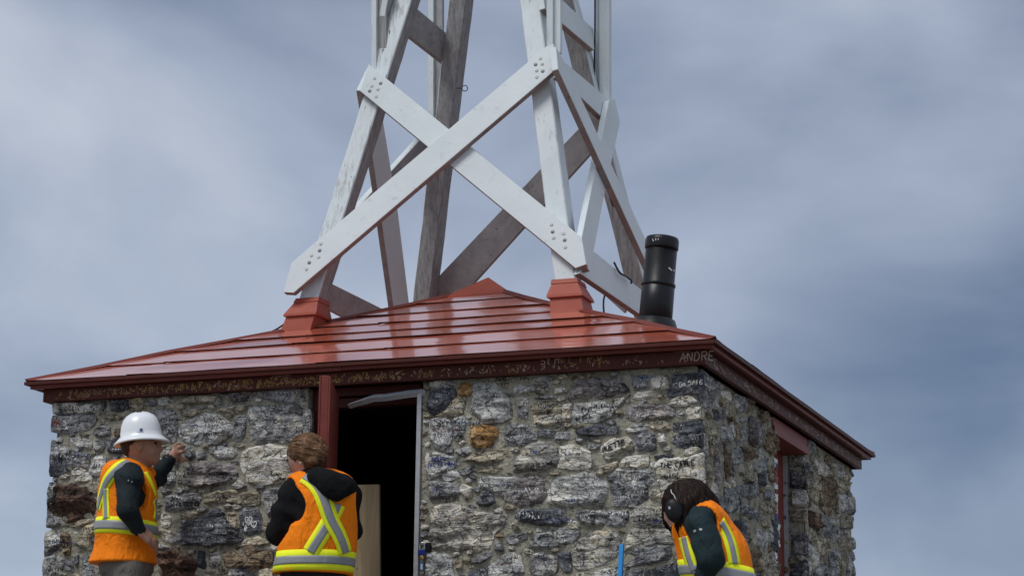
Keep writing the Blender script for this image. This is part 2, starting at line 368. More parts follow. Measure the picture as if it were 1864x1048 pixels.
# --- traced stones: zoom tile (x0, y0, scale) and outlines read off it; the one dark J outline paints a shaded hole
SC = 5.987
TILES = {'A': (55,698,SC,FRONT), 'B': (290,698,SC,FRONT), 'C': (55,873,SC,FRONT), 'D': (290,873,SC,FRONT), 'E': (770,670,SC,FRONT),
         'F': (1010,650,SC,FRONT), 'G': (770,873,SC,FRONT), 'H': (1010,873,SC,FRONT), 'I': (770,780,SC,FRONT), 'J': (1010,780,SC,FRONT),
         'K': (1280,670,5.518,RIGHT), 'L': (1280,858,5.518,RIGHT), 'M': (1420,790,4.0625,RIGHT), 'N': (1420,790,4.0625,REVEAL)}
TR = """
A g 190,205 450,200 700,205 715,250 700,320 540,330 350,330 190,330
A g 190,340 540,338 695,340 700,400 660,450 600,505 400,520 190,520
A d 740,200 800,190 795,290 740,300
A d 840,180 1050,165 1055,270 960,290 880,280
A t 1070,170 1240,150 1230,215 1110,220
A w 1260,150 1370,150 1360,230 1250,240
A w 1385,155 1520,140 1530,190 1440,225 1375,220
A t 1065,230 1260,225 1270,265 1150,290 1070,285
A t 780,370 870,330 1040,325 1010,380 860,390
A g 665,540 700,490 770,455 850,470 845,560 700,565
A b 900,520 930,490 980,480 980,550 910,555
A w 410,590 520,580 650,615 650,700 500,690 430,640
A g 690,610 795,620 770,720 675,725
A d 830,610 960,595 1010,650 1010,740 900,750 830,735
A d 150,600 200,600 260,650 440,720 440,760 380,850 370,900 420,930 280,990 150,1010 120,980 140,800 135,680
A g 440,750 560,770 630,780 600,900 480,885 395,890 400,830
A w 690,785 795,790 790,980 700,985 635,970 650,880
A g 870,860 900,800 950,795 900,900 850,930
A g 1290,290 1550,290 1580,350 1575,600 1540,640 1420,600 1300,480
A w 1440,720 1520,690 1530,760 1470,790
B w 215,460 330,380 600,310 740,400 790,490 750,580 600,630 350,645 240,600 200,540
B g 810,370 920,340 930,420 900,570 850,630 800,610 800,500
B t 600,280 690,250 980,225 930,290 750,310 620,300
B g 1070,70 1300,55 1520,45 1560,120 1580,180 1480,205 1300,190 1080,150
B g 980,250 1240,230 1520,225 1540,300 1540,560 1400,620 1040,630 980,560 975,380
B g 1555,235 1640,300 1650,420 1640,600 1560,560
B t 240,320 350,290 450,290 400,330 260,360
B p 650,110 900,90 1050,80 980,180 780,190
B t 200,150 430,120 620,130 540,210 220,215
B g 520,740 600,690 770,690 810,760 770,800 600,790
B c 880,790 980,690 1180,665 1370,690 1440,760 1450,900 1440,1010 1350,1060 1100,1085 950,1055 900,950
B p 260,900 420,860 620,850 780,890 840,960 810,1040 700,1090 400,1130 260,1090
B g 250,700 330,680 370,780 300,830 270,790
B g 10,960 150,940 150,1060 60,1110 0,1100
C g 100,35 265,30 245,205 140,230 70,300
C g 60,310 135,285 210,370 340,430 280,495 100,510 50,480
C r 275,30 400,30 540,80 700,190 730,260 700,380 560,400 420,440 345,420 215,360 145,270 250,210
C t 650,10 740,80 740,180 570,75
C t 330,500 480,450 690,405 700,440 560,500 400,510
C g 60,560 300,560 330,680 240,770 60,830 40,700
C b 335,580 420,600 410,800 345,790
C t 570,520 700,470 700,560 640,640 660,760 540,740 480,690
C g 40,850 260,800 275,960 300,1020 180,1060 30,1060
C g 285,830 430,880 460,990 360,980 290,930
C d 475,820 510,820 500,920 470,930
C g 560,840 640,820 660,950 700,1060 560,1060
C c 1430,350 1520,400 1500,500 1420,520
C c 1420,530 1520,560 1510,670 1430,660
D r 0,800 140,770 330,830 400,900 380,1100 0,1100
D g 30,170 410,140 430,190 390,310 200,330 50,310
D t 470,160 640,120 830,110 840,250 700,230 560,250 480,240
D t 850,150 900,140 1075,130 1080,260 960,270 850,260
D g 1110,130 1320,70 1350,90 1250,350 1180,400 1150,300
D d 850,340 960,290 1060,320 1100,420 1090,560 930,600 890,540
D d 220,500 400,450 590,320 690,370 720,450 860,560 900,640 800,690 520,715 220,700 190,620
D t 715,370 820,350 845,500 830,540 745,460
D t 905,645 1060,620 1190,680 1080,700 870,712
D b 700,800 860,730 1030,730 1200,790 1240,900 1150,950 950,960 730,930
D g 530,800 640,790 640,920 530,930
D g 760,975 950,980 1040,1080 740,1080
D t 640,945 725,965 720,1070 600,1070
D t 1080,980 1240,970 1250,1070 1080,1070
D t 200,345 380,335 430,350 380,400 220,430
D d 410,770 480,780 490,960 410,960
E w 60,140 240,130 350,170 240,215 60,200
E d 80,255 250,215 340,210 350,260 290,420 180,480 60,480 40,380 60,320
E o 370,230 420,170 500,130 500,240 440,290 370,280
E t 360,300 440,310 430,490 330,510 100,530 260,440
E w 520,180 620,160 770,170 850,250 930,340 950,530 790,580 640,585 620,530 520,480 510,330
E w 70,570 160,540 270,560 300,640 295,760 270,830 200,880 90,830 70,700
E g 315,540 440,510 440,600 420,720 380,790 325,740 308,640
E o 510,590 580,630 700,640 820,630 820,740 700,850 640,870 520,830 500,720
E g 900,640 960,600 1080,620 1220,670 1220,780 1050,820 920,830 890,760
E g 1030,450 1060,310 1130,330 1120,540 1020,520
E w 980,230 1050,180 1190,190 1220,240 1100,265 990,265
E g 1200,110 1280,80 1420,90 1400,130 1220,140
E t 1232,180 1310,180 1300,270 1225,260
E g 1320,140 1370,160 1360,240 1330,240
E w 1420,215 1550,205 1560,240 1440,270
E t 1420,120 1500,130 1480,180 1420,170
E g 1200,315 1420,290 1430,320 1250,330
E t 1190,390 1270,370 1490,390 1495,480 1200,490
E l 1200,510 1500,500 1490,590 1330,610 1210,600
E c 1512,400 1610,380 1610,560 1512,560
E g 1240,670 1410,660 1420,750 1240,750
E g 1430,692 1580,692 1600,770 1430,775
E t 1420,645 1560,650 1560,682 1430,682
I t 420,340 520,270 700,230 900,210 920,290 800,350 560,370
I w 330,230 480,200 510,250 420,280 340,260
I w 30,260 110,240 230,280 350,300 340,400 250,470 150,490 70,550 40,470
I w 200,510 340,450 380,520 220,560
I g 60,580 180,580 380,600 400,700 230,740 60,770
I t 550,460 640,400 870,370 880,410 760,460 640,470
I l 980,460 1010,340 1100,200 1260,150 1420,160 1450,230 1470,330 1420,400 1300,450 1050,470
I c 1485,190 1600,170 1700,200 1810,250 1820,420 1650,430 1460,415 1488,300
I w 600,510 800,520 1000,520 960,640 860,700 780,720 730,640 600,640
I p 1015,535 1290,520 1320,700 1270,800 1050,820 900,770 885,695 985,625
I d 570,790 640,680 720,680 780,790 700,830 600,830
I c 410,600 520,640 520,740 440,740 400,680
I w 1350,790 1380,620 1460,520 1700,490 1850,500 1980,560 2000,700 1930,830 1740,830 1600,835 1440,825
G l 100,280 300,260 420,280 580,350 800,370 900,370 870,510 760,560 750,640 700,740 500,750 90,740 70,600 75,420
G d 980,340 1150,310 1540,310 1560,460 1450,490 1210,485 1090,460 990,410
G b 780,570 870,570 870,620 780,620
G g 910,600 1110,580 1110,640 940,690
G g 1240,580 1380,560 1500,530 1690,560 1640,650 1560,710 1250,740 1140,740 1180,650
G d 1450,800 1590,790 1600,980 1570,1000 1490,950
G g 1170,820 1300,800 1400,830 1440,920 1430,1000 1320,1035 1160,1020
G w 710,940 860,820 980,780 1060,850 1090,1000 1000,1060 710,1070
G g 500,910 560,870 680,780 750,770 740,830 620,890
G d 490,1010 560,970 690,970 690,1080 490,1080
G w 20,800 150,790 290,830 300,950 340,1060 20,1070
G t 350,850 420,830 430,960 350,980
G g 760,700 840,680 860,760 780,760
H l 210,800 230,650 330,600 460,560 640,560 720,640 680,720 650,830 480,930 230,975 190,900
H g 205,390 230,340 535,330 540,480 450,490 280,460
H g 552,340 780,330 790,420 740,490 560,500
H l 830,340 900,290 1220,300 1270,460 1230,505 850,505
H l 780,600 850,540 1230,520 1280,600 1280,680 1100,700 780,740
H g 770,780 900,730 1250,705 1260,860 1100,890 760,935
H d 1060,960 1200,930 1390,920 1400,1080 1050,1080
H d 760,990 900,970 1020,990 1000,1080 760,1080
H w 430,1000 500,980 640,960 690,1000 680,1080 420,1080
F p 130,450 200,370 200,240 350,230 500,240 720,240 790,370 690,380 530,440 350,430
F g 830,230 900,190 1010,190 1030,330 850,350
F c 1045,220 1200,200 1230,330 1080,345 1038,300
F c 850,380 1060,355 1040,420 860,450
F d 1290,190 1640,170 1690,240 1720,370 1400,410 1230,420 1240,350 1280,300
F w 190,600 220,500 530,480 640,560 610,640 460,680 220,720 180,690
F p 770,530 900,510 1180,510 1300,580 1290,640 1100,660 830,700 770,680
F c 1420,580 1480,530 1580,540 1590,660 1520,690 1440,680
F d 210,790 450,750 680,740 640,830 420,850 240,850
F w 750,790 850,730 1010,730 990,790 880,812 790,820
F d 850,840 950,820 1080,825 1085,970 1040,1000 880,1000
F c 490,970 600,900 780,860 845,960 800,990 650,1040 510,1070
F w 1120,830 1180,820 1200,920 1120,930
F d 1290,705 1450,695 1640,690 1650,800 1440,830 1290,790
F d 1290,850 1640,830 1660,960 1350,980 1290,930
F p 1605,480 1700,480 1740,600 1730,680 1640,670 1610,560
F d 1665,700 1740,720 1730,980 1672,960
F g 340,960 400,930 490,950 460,990 360,1000
J c 700,390 740,320 830,290 1000,290 1000,400 850,430 710,425
J g 570,510 660,440 1075,445 1105,560 1000,640 1000,760 840,830 640,830 600,700 590,600
J c 1125,560 1085,440 1150,330 1440,320 1600,260 1640,450 1590,640 1400,740 1200,790 1020,740 1015,645
J g 1605,500 1700,450 1760,520 1740,680 1605,710
J t 1645,270 1740,310 1770,430 1660,450
J d 1070,290 1290,270 1280,310 1090,320
J g 1590,730 1750,690 1720,800 1600,820
J t 420,490 520,400 690,350 690,380 570,470 450,520
K c 200,230 300,230 290,330 230,340
K g 340,260 430,290 440,430 380,440 350,380
K b 445,290 510,330 500,450 445,430
K b 560,410 660,380 660,500 630,550 560,500
K p 490,480 560,530 600,640 610,790 540,780 480,720
K b 650,620 740,640 780,820 700,870 640,780
K g 310,820 400,800 410,940 330,970
K b 420,800 480,800 500,900 430,950
K g 580,860 660,880 660,1040 580,1048
K g 390,590 470,600 470,720 400,720
K g 200,590 330,570 330,700 250,780 200,700
K d 130,400 200,450 200,520 130,500
K g 380,490 460,490 460,540 380,540
L g 410,130 560,110 580,230 510,270 430,240
L g 240,180 350,190 340,400 250,390
L g 420,330 540,380 560,460 500,470 410,410
L w 570,580 650,590 660,780 600,790 550,700
L t 590,290 750,290 750,420 600,420
L d 330,500 440,480 440,740 340,730
L g 640,190 740,190 750,270 640,270
L b 490,790 600,800 600,1000 500,1000
L t 605,850 760,920 740,1060 605,1060
L t 450,10 560,60 530,100 410,80
L d 580,10 660,10 650,140 590,110
L g 180,420 300,460 290,600 220,560
L t 600,480 690,490 680,570 610,540
L d 720,500 790,500 780,800 720,760
M g 230,40 270,40 260,140 225,130
M c 300,220 340,210 380,300 300,300
M b 310,340 410,330 420,560 330,570
M r 230,560 320,590 310,690 240,680
M g 330,600 380,620 380,760 340,740
M g 390,690 450,680 430,790 390,790
M w 430,250 500,280 480,320 430,310
M t 430,340 540,350 530,430 440,430
M g 510,400 560,470 560,600 520,580
M w 450,450 510,450 500,580 450,560
M t 460,600 540,600 550,700 470,690
M g 380,850 440,860 430,1060 380,1060
M t 450,880 500,880 490,1060 450,1060
M g 510,880 560,960 560,1060 510,1060
M t 290,770 380,770 370,880 300,900
M t 440,760 540,760 540,860 450,850
N w 70,150 200,140 180,200 70,210
N d 70,230 180,240 170,390 70,390
N r 185,340 215,340 210,400 185,400
N w 80,420 180,410 215,440 205,520 90,520
N t 70,560 190,540 205,640 90,640
N d 90,740 210,720 210,880 90,880
N d 80,970 190,930 205,1060 80,1060
"""
class Occ:
    def __init__(s, u0, u1, v0, v1, h=0.01):
        s.u0, s.v0, s.h = u0, v0, h; s.n = int((u1-u0)/h)+1; s.k = int((v1-v0)/h)+1; s.g = np.zeros((s.n, s.k), bool)
    def mask(s, poly):
        P = np.array(poly); a = np.floor((P.min(0)-(s.u0, s.v0))/s.h).astype(int); b = np.ceil((P.max(0)-(s.u0, s.v0))/s.h).astype(int)
        a = np.maximum(a, 0); b = np.minimum(b, (s.n-1, s.k-1))
        if (b <= a).any(): return None
        X, Y = np.meshgrid(np.arange(a[0], b[0]+1), np.arange(a[1], b[1]+1), indexing='ij')
        U = s.u0+X*s.h; V = s.v0+Y*s.h; ins = np.zeros(U.shape, bool)
        for i in range(len(P)):
            (x1, y1), (x2, y2) = P[i], P[i-1]
            c = (y1 > V) != (y2 > V)
            with np.errstate(divide='ignore', invalid='ignore'): ins ^= c & (U < (x2-x1)*(V-y1)/(y2-y1+1e-12)+x1)
        return a, b, ins
    def put(s, poly):
        r = s.mask(poly)
        if r: a, b, i = r; s.g[a[0]:b[0]+1, a[1]:b[1]+1] |= i
    def free(s, poly):
        r = s.mask(poly)
        if not r: return False
        a, b, i = r; return not (s.g[a[0]:b[0]+1, a[1]:b[1]+1] & i).any()
def grow(poly, d):
    c = np.mean(poly, 0); out = []
    for p in poly:
        v = np.array(p)-c; l = np.linalg.norm(v)+1e-9; out.append(tuple(c + v*(l+d)/l))
    return out
def area(poly):
    P = np.array(poly); x, y = P[:, 0], P[:, 1]; return abs(np.dot(x, np.roll(y, 1))-np.dot(y, np.roll(x, 1)))/2
def stone_mesh(fr, poly, seed, dense=1.0, ro=1.0):
    """craggy, bedded face built on an outline"""
    rs = random.Random(seed); P = [Vector((u, v, 0)) for u, v in poly]; n = len(P)
    A = sum((P[i].x*P[(i+1) % n].y - P[(i+1) % n].x*P[i].y) for i in range(n))
    if A < 0: P = P[::-1]
    ar = abs(A)/2; size = math.sqrt(ar); st = 0.022/dense if size > 0.12 else 0.02/dense
    ring = []
    for i in range(n):
        a, b, = P[i], P[(i+1) % n]; k = max(1, int((b-a).length/st))
        for j in range(k): ring.append(a.lerp(b, j/k))
    for _ in range(1):
        m_ = len(ring); ring = [(ring[i-1]+ring[i]*6+ring[(i+1) % m_])/8 for i in range(m_)]
    c = sum(ring, Vector((0, 0, 0)))/len(ring)
    jit = (0.006+0.012*min(1, size/0.3))*ro
    for i, p in enumerate(ring):
        d = (p-c).normalized(); ring[i] = p + d*(0.007 + fbm((p.x, p.y, seed*3.7), 16, 3)*jit + 0.005*noise.noise(Vector((p.x*70, p.y*70, seed))))
    nr = max(3, int(size*0.5/st)); k = len(ring)
    H = (0.012+0.022*min(1, size/0.32))*rs.uniform(0.7, 1.35)
    FP = [(math.cos(a_)*s2_, math.sin(a_)*s2_, rs.uniform(0.2, 1.0)*H) for a_, s2_ in ((rs.uniform(0, 6.28), rs.uniform(0.10, 0.38)) for _ in range(5))]; tx, ty = rs.uniform(-.07, .07), rs.uniform(-.12, .12)
    lay = [rs.uniform(-1, 1) for _ in range(200)]; lt = rs.uniform(0.02, 0.045); amp = rs.uniform(0.35, 1.0)
    sl = rs.uniform(-0.12, 0.12)
    vs = []
    def height(p, t):
        q = (p.x, p.y, seed*1.31)
        vv = (p.y + sl*p.x + 0.02*fbm(q, 8, 3))/lt; i = int(math.floor(vv)); f = vv-i; f = max(0, min(1, (f-0.82)/0.18))
        led = lay[i % 200]*(1-f) + lay[(i+1) % 200]*f
        e = min(1.0, (1-t)/0.09) if t > 0.91 else 1.0; e = math.sqrt(max(0, 1-(1-e)**2))
        h = H + tx*(p.x-c.x)+ty*(p.y-c.y); dx_, dy_ = p.x-c.x, p.y-c.y
        for fx_, fy_, fo_ in FP: h = min(h, H*0.35+fo_ + 0.045 - abs(fx_*dx_+fy_*dy_)*1.0 if fx_*dx_+fy_*dy_ > 0 else h)
        h = max(h, 0.25*H)*e
        vor = noise.voronoi(Vector(q)*9)[0]; fac = (vor[1]-vor[0])
        h += ro*e*(0.009*amp*led + 0.018*fbm(q, 9, 4)*min(1, size/0.18) + 0.006*fbm(q, 30, 3) + 0.012*(fac-0.25)*min(1, size/0.2))
        return h
    for r in range(nr+1):
        t = 1 - (r/nr)**1.15 if r < nr else 0
        if r == 0:
            for p in ring: vs.append(fr.pt(p.x, p.y, -0.02))
            for p in ring: vs.append(fr.pt(p.x, p.y, max(0.001, 0.3*H)))
        elif r < nr:
            for i, p in enumerate(ring):
                q = c.lerp(p, t); q = q + Vector((noise.noise(Vector((q.x*60, q.y*60, seed))), noise.noise(Vector((q.x*60, q.y*60, seed+9))), 0))*st*0.25
                vs.append(fr.pt(q.x, q.y, height(q, t)))
    vs.append(fr.pt(c.x, c.y, height(c, 0)))
    fs = []; L = nr+1
    for r in range(L-1):
        for i in range(k): fs.append((r*k+i, r*k+(i+1) % k, (r+1)*k+(i+1) % k, (r+1)*k+i))
    last = (L-1)*k
    for i in range(k): fs.append((last+i, last+(i+1) % k, L*k))
    return vs, fs
OCC = {id(FRONT): Occ(-2.02, 2.02, 0, ZT), id(RIGHT): Occ(-2.02, 2.02, 0, ZT), id(LEFT): Occ(-2.02, 2.02, 0, ZT), id(REVEAL): Occ(1.5, 2.0, 0, ZT)}
stones = []                                # (area, frame, poly, kind)
for line in TR.strip().split('\n'):
    t, kd, *pts = line.split(); x0, y0, sc, fr = TILES[t]
    poly = [fr.uv(x0+float(a.split(',')[0])/sc, y0+float(a.split(',')[1])/sc) for a in pts]
    lim = 1.985 if fr is not REVEAL else W+0.01
    poly = [(max(-1.985, min(lim, u)), min(ZT-0.002, v)) for u, v in poly]
    if fr is REVEAL: poly = [(max(W-0.16, u), v) for u, v in poly]
    OCC[id(fr)].put(grow(poly, 0.012)); stones.append([area(poly)*(1 if fr is FRONT else 0.5), fr, poly, kd])
OCC[id(FRONT)].put([(DOOR[0], 0), (DOOR[1], 0), (DOOR[1], 3), (DOOR[0], 3)])
OCC[id(RIGHT)].put([(SIDE[0], 0), (SIDE[1], 0), (SIDE[1], SIDE_TOP), (SIDE[0], SIDE_TOP)])
OCC[id(RIGHT)].put([(SIDE[0]-.09, SIDE_TOP-.01), (SIDE[1]+.04, SIDE_TOP-.01), (SIDE[1]+.04, 3), (SIDE[0]-.09, 3)])
def fill(fr, u0, u1, v0, v1, tries, sizes, kinds, asp, seed):
    rs = random.Random(seed)
    for s_ in sizes:
        for _ in range(tries):
            u, v = rs.uniform(u0, u1), rs.uniform(v0, v1); a = s_*rs.uniform(0.8, 1.25); b = a/rs.uniform(*asp); th = rs.gauss(0, 0.12); k = rs.randint(4, 7)
            poly = []
            for i in range(k):
                t = 2*math.pi*(i+rs.uniform(-.25, .25))/k; x = a*abs(math.cos(t))**0.7*math.copysign(1, math.cos(t)); y = b*abs(math.sin(t))**0.7*math.copysign(1, math.sin(t))
                g_ = rs.uniform(0.72, 1.12); x *= g_; y *= g_; poly.append((u+x*math.cos(th)-y*math.sin(th), v+x*math.sin(th)+y*math.cos(th)))
            if min(p[1] for p in poly) < 0.0 or max(p[1] for p in poly) > ZT-0.002 or min(p[0] for p in poly) < u0-.03 or max(p[0] for p in poly) > u1+.03: continue
            if OCC[id(fr)].free(grow(poly, 0.004)):
                OCC[id(fr)].put(grow(poly, 0.010)); stones.append([area(poly)*(1 if fr is FRONT else 0.5)*(1 if v > E-1.25 else 0.05), fr, poly, rs.choice(kinds)])
fill(FRONT, -1.95, 1.95, 0, ZT, 260, (0.17, 0.13, 0.10), 'gggddwtl', (1.3, 2.4), 11)
fill(FRONT, -1.97, 1.97, 0.8, ZT, 1600, (0.075, 0.06, 0.048, 0.037, 0.028), 'ggttttwcclb', (1.2, 3.0), 12)
fill(FRONT, -1.97, 1.97, 0.85, ZT, 3500, (0.020,), 'gttttwcc', (1.2, 2.2), 17)
fill(RIGHT, -1.95, 1.95, 0, ZT, 260, (0.16, 0.12, 0.085), 'ggdtpbtl', (0.7, 1.6), 13)
fill(RIGHT, -1.97, 1.97, 0.8, ZT, 1200, (0.065, 0.05, 0.036, 0.026), 'ggttwcbb', (0.6, 1.7), 14)
fill(REVEAL, W-0.14, W-0.01, 0.0, SIDE_TOP-.03, 200, (0.07, 0.045, 0.03), 'gdtbt', (0.7, 1.7), 15)
fill(LEFT, -1.95, 1.95, 0, ZT, 200, (0.2, 0.15, 0.11, 0.07), 'ggdwt', (1.0, 2.2), 16)
stones.sort(key=lambda s: -s[0])
BVHV, BVHF = [], []
def bvh_add(vs, fs):
    b = len(BVHV); BVHV.extend(vs); BVHF.extend([[b+i for i in f] for f in fs])
for o in (front_wall, side_wall): bvh_add([v.co.copy() for v in o.data.vertices], [list(p.vertices) for p in o.data.polygons])
OWNER = {id(FRONT): front_wall, id(RIGHT): side_wall, id(LEFT): left_wall, id(REVEAL): side_wall}
KEYS = list(STONE.keys())
rest = {}
nobj = 0
for i, (a, fr, poly, kd) in enumerate(stones):
    vis = fr is not LEFT
    vs, fs = stone_mesh(fr, poly, i+1, 1.0 if vis else 0.5, 2.2 if kd in 'rob' else 1.0)
    if vis: bvh_add(vs, fs)
    if nobj < 298 and fr is not LEFT and max(p[1] for p in poly) > E-1.25:
        mesh_obj('stone', vs, fs, STONE[kd], OWNER[id(fr)], smooth=False); nobj += 1
    else:
        r = rest.setdefault(id(OWNER[id(fr)]), (OWNER[id(fr)], MB()))[1]; r.add(vs, fs, KEYS.index(kd))
for o, r in rest.values(): tag(r.build('small_stones', [STONE[k] for k in KEYS], o), kind='stuff')
WALLBVH = BVHTree.FromPolygons(BVHV, BVHF)

# ------------------------------------------------------------------ roof
def zr(t):                                  # height of the roof surface at half-width t (a touch of bell-cast)
    pts = ((0.0, 0.885), (0.2, 0.795), (0.38, 0.712), (0.66, 0.590), (1.06, 0.425), (1.5, 0.252), (1.8, 0.122), (2.1, 0.0))
    for (a, za), (b, zb) in zip(pts, pts[1:]):
        if t <= b: return E + za + (zb-za)*(t-a)/(b-a)
    return E
SIDES = [((1, 0), (0, -1)), ((0, 1), (1, 0)), ((-1, 0), (0, 1)), ((0, -1), (-1, 0))]      # (along, outward)
def rp(side, s, t, dz=0.0):
    (ax, ay), (ox, oy) = SIDES[side]; return (ax*s + ox*t, ay*s + oy*t, zr(t)+dz)
deck = MB(); K = 9
for sd_ in range(4):
    tl = [0.0, .2, .38, .66, 1.06, 1.5, 1.8, 2.085]; vs = []
    for t in tl: vs += [rp(sd_, -t, t, -0.012), rp(sd_, t, t, -0.012)]
    deck.add(vs, [(2*i, 2*i+2, 2*i+3, 2*i+1) for i in range(len(tl)-1)])
deck.box((-2.06, -2.06, E-0.03), (2.06, 2.06, E-0.016))                                     # soffit boards
roof = deck.build('roof', [FASCIA], hut)
TL = [0.17, 0.37, 0.66, 0.94, 1.22, 1.49, 1.78, 2.1]
for sd_ in range(4):
    for r in range(len(TL)-1):
        t0, t1 = TL[r], TL[r+1]; t0 = max(0.15, t0-0.02); npan = max(1, round(2*t1/1.25)); offs = (0.5 if r % 2 else 0.0)
        cuts = [-1.0] + sorted(max(-0.97, min(0.97, -1 + 2*(k+0.35+0.3*((r*7+k*3+sd_) % 5)/4*0.9)/npan)) for k in range(0 if npan > 1 else 1, npan))[:max(0, npan-1)] + [1.0]
        for a, b in zip(cuts, cuts[1:]):
            vs = []; nx, ny = 10, 3; sg = random.random()*50; lift = random.uniform(0.008, 0.0105); skew = random.uniform(-0.003, 0.003)
            for j in range(ny+1):
                t = t0+(t1-t0)*j/ny
                for i in range(nx+1):
                    f = i/nx; s = (a+(b-a)*f)
                    # vertical cuts stay put along the eave direction; hip ends follow the hip
                    s0 = s*t1 if abs(a) < 1 and abs(b) < 1 else None
                    sa = a*t if a == -1 else max(-t, min(t, a*t1)); sb = b*t if b == 1 else max(-t, min(t, b*t1))
                    s = sa+(sb-sa)*f
                    dz = 0.002 + lift*(j/ny) + skew*(f-.5) + 0.0028*noise.noise(Vector((s*2.2, t*4, sg))) + (0.003*(1-f) if f < .2 else 0)*(j/ny)
                    vs.append(rp(sd_, s, t, dz))
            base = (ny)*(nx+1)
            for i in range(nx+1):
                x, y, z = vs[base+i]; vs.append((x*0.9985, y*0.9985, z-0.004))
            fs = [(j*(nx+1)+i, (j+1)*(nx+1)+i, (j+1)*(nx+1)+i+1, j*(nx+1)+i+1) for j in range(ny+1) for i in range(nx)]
            mesh_obj('roof_panel', vs, fs, [ROOF, FASCIA], roof, False, [0]*(ny*nx)+[1]*nx)  # lip faces dark maroon, painting in the shadow line under each course
# hip caps and the steep little cap on top
for sx, sy in ((1, -1), (-1, -1), (1, 1), (-1, 1)):
    mb = MB(); vs = []
    tt = [0.17, 0.4, 0.66, 0.94, 1.22, 1.5, 1.8, 2.1]
    for t in tt:
        z = zr(t); w = 0.02
        vs += [(sx*t, sy*(t-w*1.6), z+0.010), (sx*(t+.004), sy*(t+.004), z+0.022), (sx*(t-w*1.6), sy*t, z+0.010)]
    fs = []
    for i in range(len(tt)-1):
        for k in (0, 1):
            f = (3*i+k, 3*i+k+1, 3*i+k+4, 3*i+k+3); fs.append(f if sx*sy < 0 else f[::-1])
    mesh_obj('hip_cap', vs, fs, DRIP, roof)
cap = []
c0, zc = 0.225, zr(0.205)
cap = [(-c0, -c0, zc), (c0, -c0, zc), (c0, c0, zc), (-c0, c0, zc), (0, 0, E+0.958)] + [(x*c0, y*c0, zc-0.02) for x, y in ((-1,-1),(1,-1),(1,1),(-1,1))]
mesh_obj('roof_cap', cap, [(0,1,4),(1,2,4),(2,3,4),(3,0,4),(5,6,1,0),(6,7,2,1),(7,8,3,2),(8,5,0,3)], BOOT, roof)
# eaves: drip edge, crown strip, fascia
def ring(mb, half, thick, z0, z1, mi=0):
    a, b = half, half-thick
    mb.box((-a, -a, z0), (a, -b, z1), mi); mb.box((b, -b, z0), (a, b, z1), mi); mb.box((-a, b, z0), (a, a, z1), mi); mb.box((-a, -b, z0), (-b, b, z1), mi)
mb = MB(); ring(mb, 2.104, 0.012, E-0.014, E+0.0045); mb.build('drip_edge', [FASCIA], roof)
mb = MB()
mb.box((-2.078, -2.078, E-0.036), (-0.06, -2.056, E-0.002)); mb.box((-0.06, -2.072, E-0.033), (2.078, -2.056, E-0.002))
mb.box((2.056, -2.056, E-0.034), (2.078, 2.056, E-0.002)); mb.box((-2.078, 2.056, E-0.034), (2.078, 2.078, E-0.002)); mb.box((-2.078, -2.056, E-0.034), (-2.056, 2.056, E-0.002))
mb.build('crown_strip', [DRIP], roof, bevel=0.003)
FH = 2.022; FZ = E-0.106
for nm, lo, hi in (('f', (-FH, -FH, FZ), (FH, -FH+0.03, E-0.031)), ('r', (FH-0.03, -FH+0.03, FZ), (FH, FH-0.03, E-0.031)), ('b', (-FH, FH-0.03, FZ), (FH, FH, E-0.031)), ('l', (-FH, -FH+0.03, FZ), (-FH+0.03, FH-0.03, E-0.031))):
    o = MB().box(lo, hi).build('fascia', [FASCIA], roof, bevel=0.003)
    if nm == 'f': fascia_front = o
    if nm == 'r': fascia_right = o
# flashing boots round the tower legs
LA, LZ, LK = 0.882, 0.5155+E, 0.1989        # leg half spacing at height LZ, inward lean
def leg_c(sx, sy, z): h = LA - LK*(z-LZ); return Vector((sx*h, sy*h, z))
for sx in (-1, 1):
    for sy in (-1, 1):
        mb = MB()
        def sq(cz, w, mb=mb): c = leg_c(sx, sy, cz); return [(c.x-w, c.y-w, cz), (c.x+w, c.y-w, cz), (c.x+w, c.y+w, cz), (c.x-w, c.y+w, cz)]
        z0 = LZ-0.11; lev = [(z0, .135), (z0+.045, .105), (LZ+.040, .097), (LZ+.043, .113), (LZ+.058, .112), (LZ+.135, .082), (LZ+.137, .086), (LZ+.165, .080)]
        vs = []
        for z, w in lev: vs += sq(z, w)
        fs = [(4*i+k, 4*i+(k+1) % 4, 4*i+4+(k+1) % 4, 4*i+4+k) for i in range(len(lev)-1) for k in range(4)] + [(4*len(lev)-4, 4*len(lev)-3, 4*len(lev)-2, 4*len(lev)-1)]
        mb.add(vs, fs); mb.build('flashing_boot', [BOOT], roof)

# ------------------------------------------------------------------ vent pipe
PB = Vector((1.56, -1.40, 0)); PB.z = zr(1.56)+0.035
ax = Vector((0.085, 0.02, 1)).normalized()
vent = MB().lathe(PB, ax, [(0.096, -0.05), (0.093, 0.23), (0.090, 0.232), (0.090, 0.45)], 32).build('vent_pipe', [BLACKPIPE], hut, True)
vent.data.polygons.foreach_set('use_smooth', [len(p.vertices) == 4 for p in vent.data.polygons])
MB().lathe(PB+ax*-0.10, ax, [(0.160, -0.03), (0.148, 0.03), (0.112, 0.125), (0.099, 0.132)], 32).build('skirt', [BLACKPIPE], vent, True)
MB().lathe(PB+ax*0.435, ax, [(0.094, 0), (0.096, 0.006), (0.096, 0.05), (0.090, 0.066), (0.078, 0.07)], 32).build('cap', [BLACKPIPE], vent, True)
MB().lathe(PB+ax*0.218, ax, [(0.096, 0), (0.098, 0.004), (0.098, 0.012), (0.096, 0.016)], 32).build('joint_ring', [BLACKPIPE], vent, True)

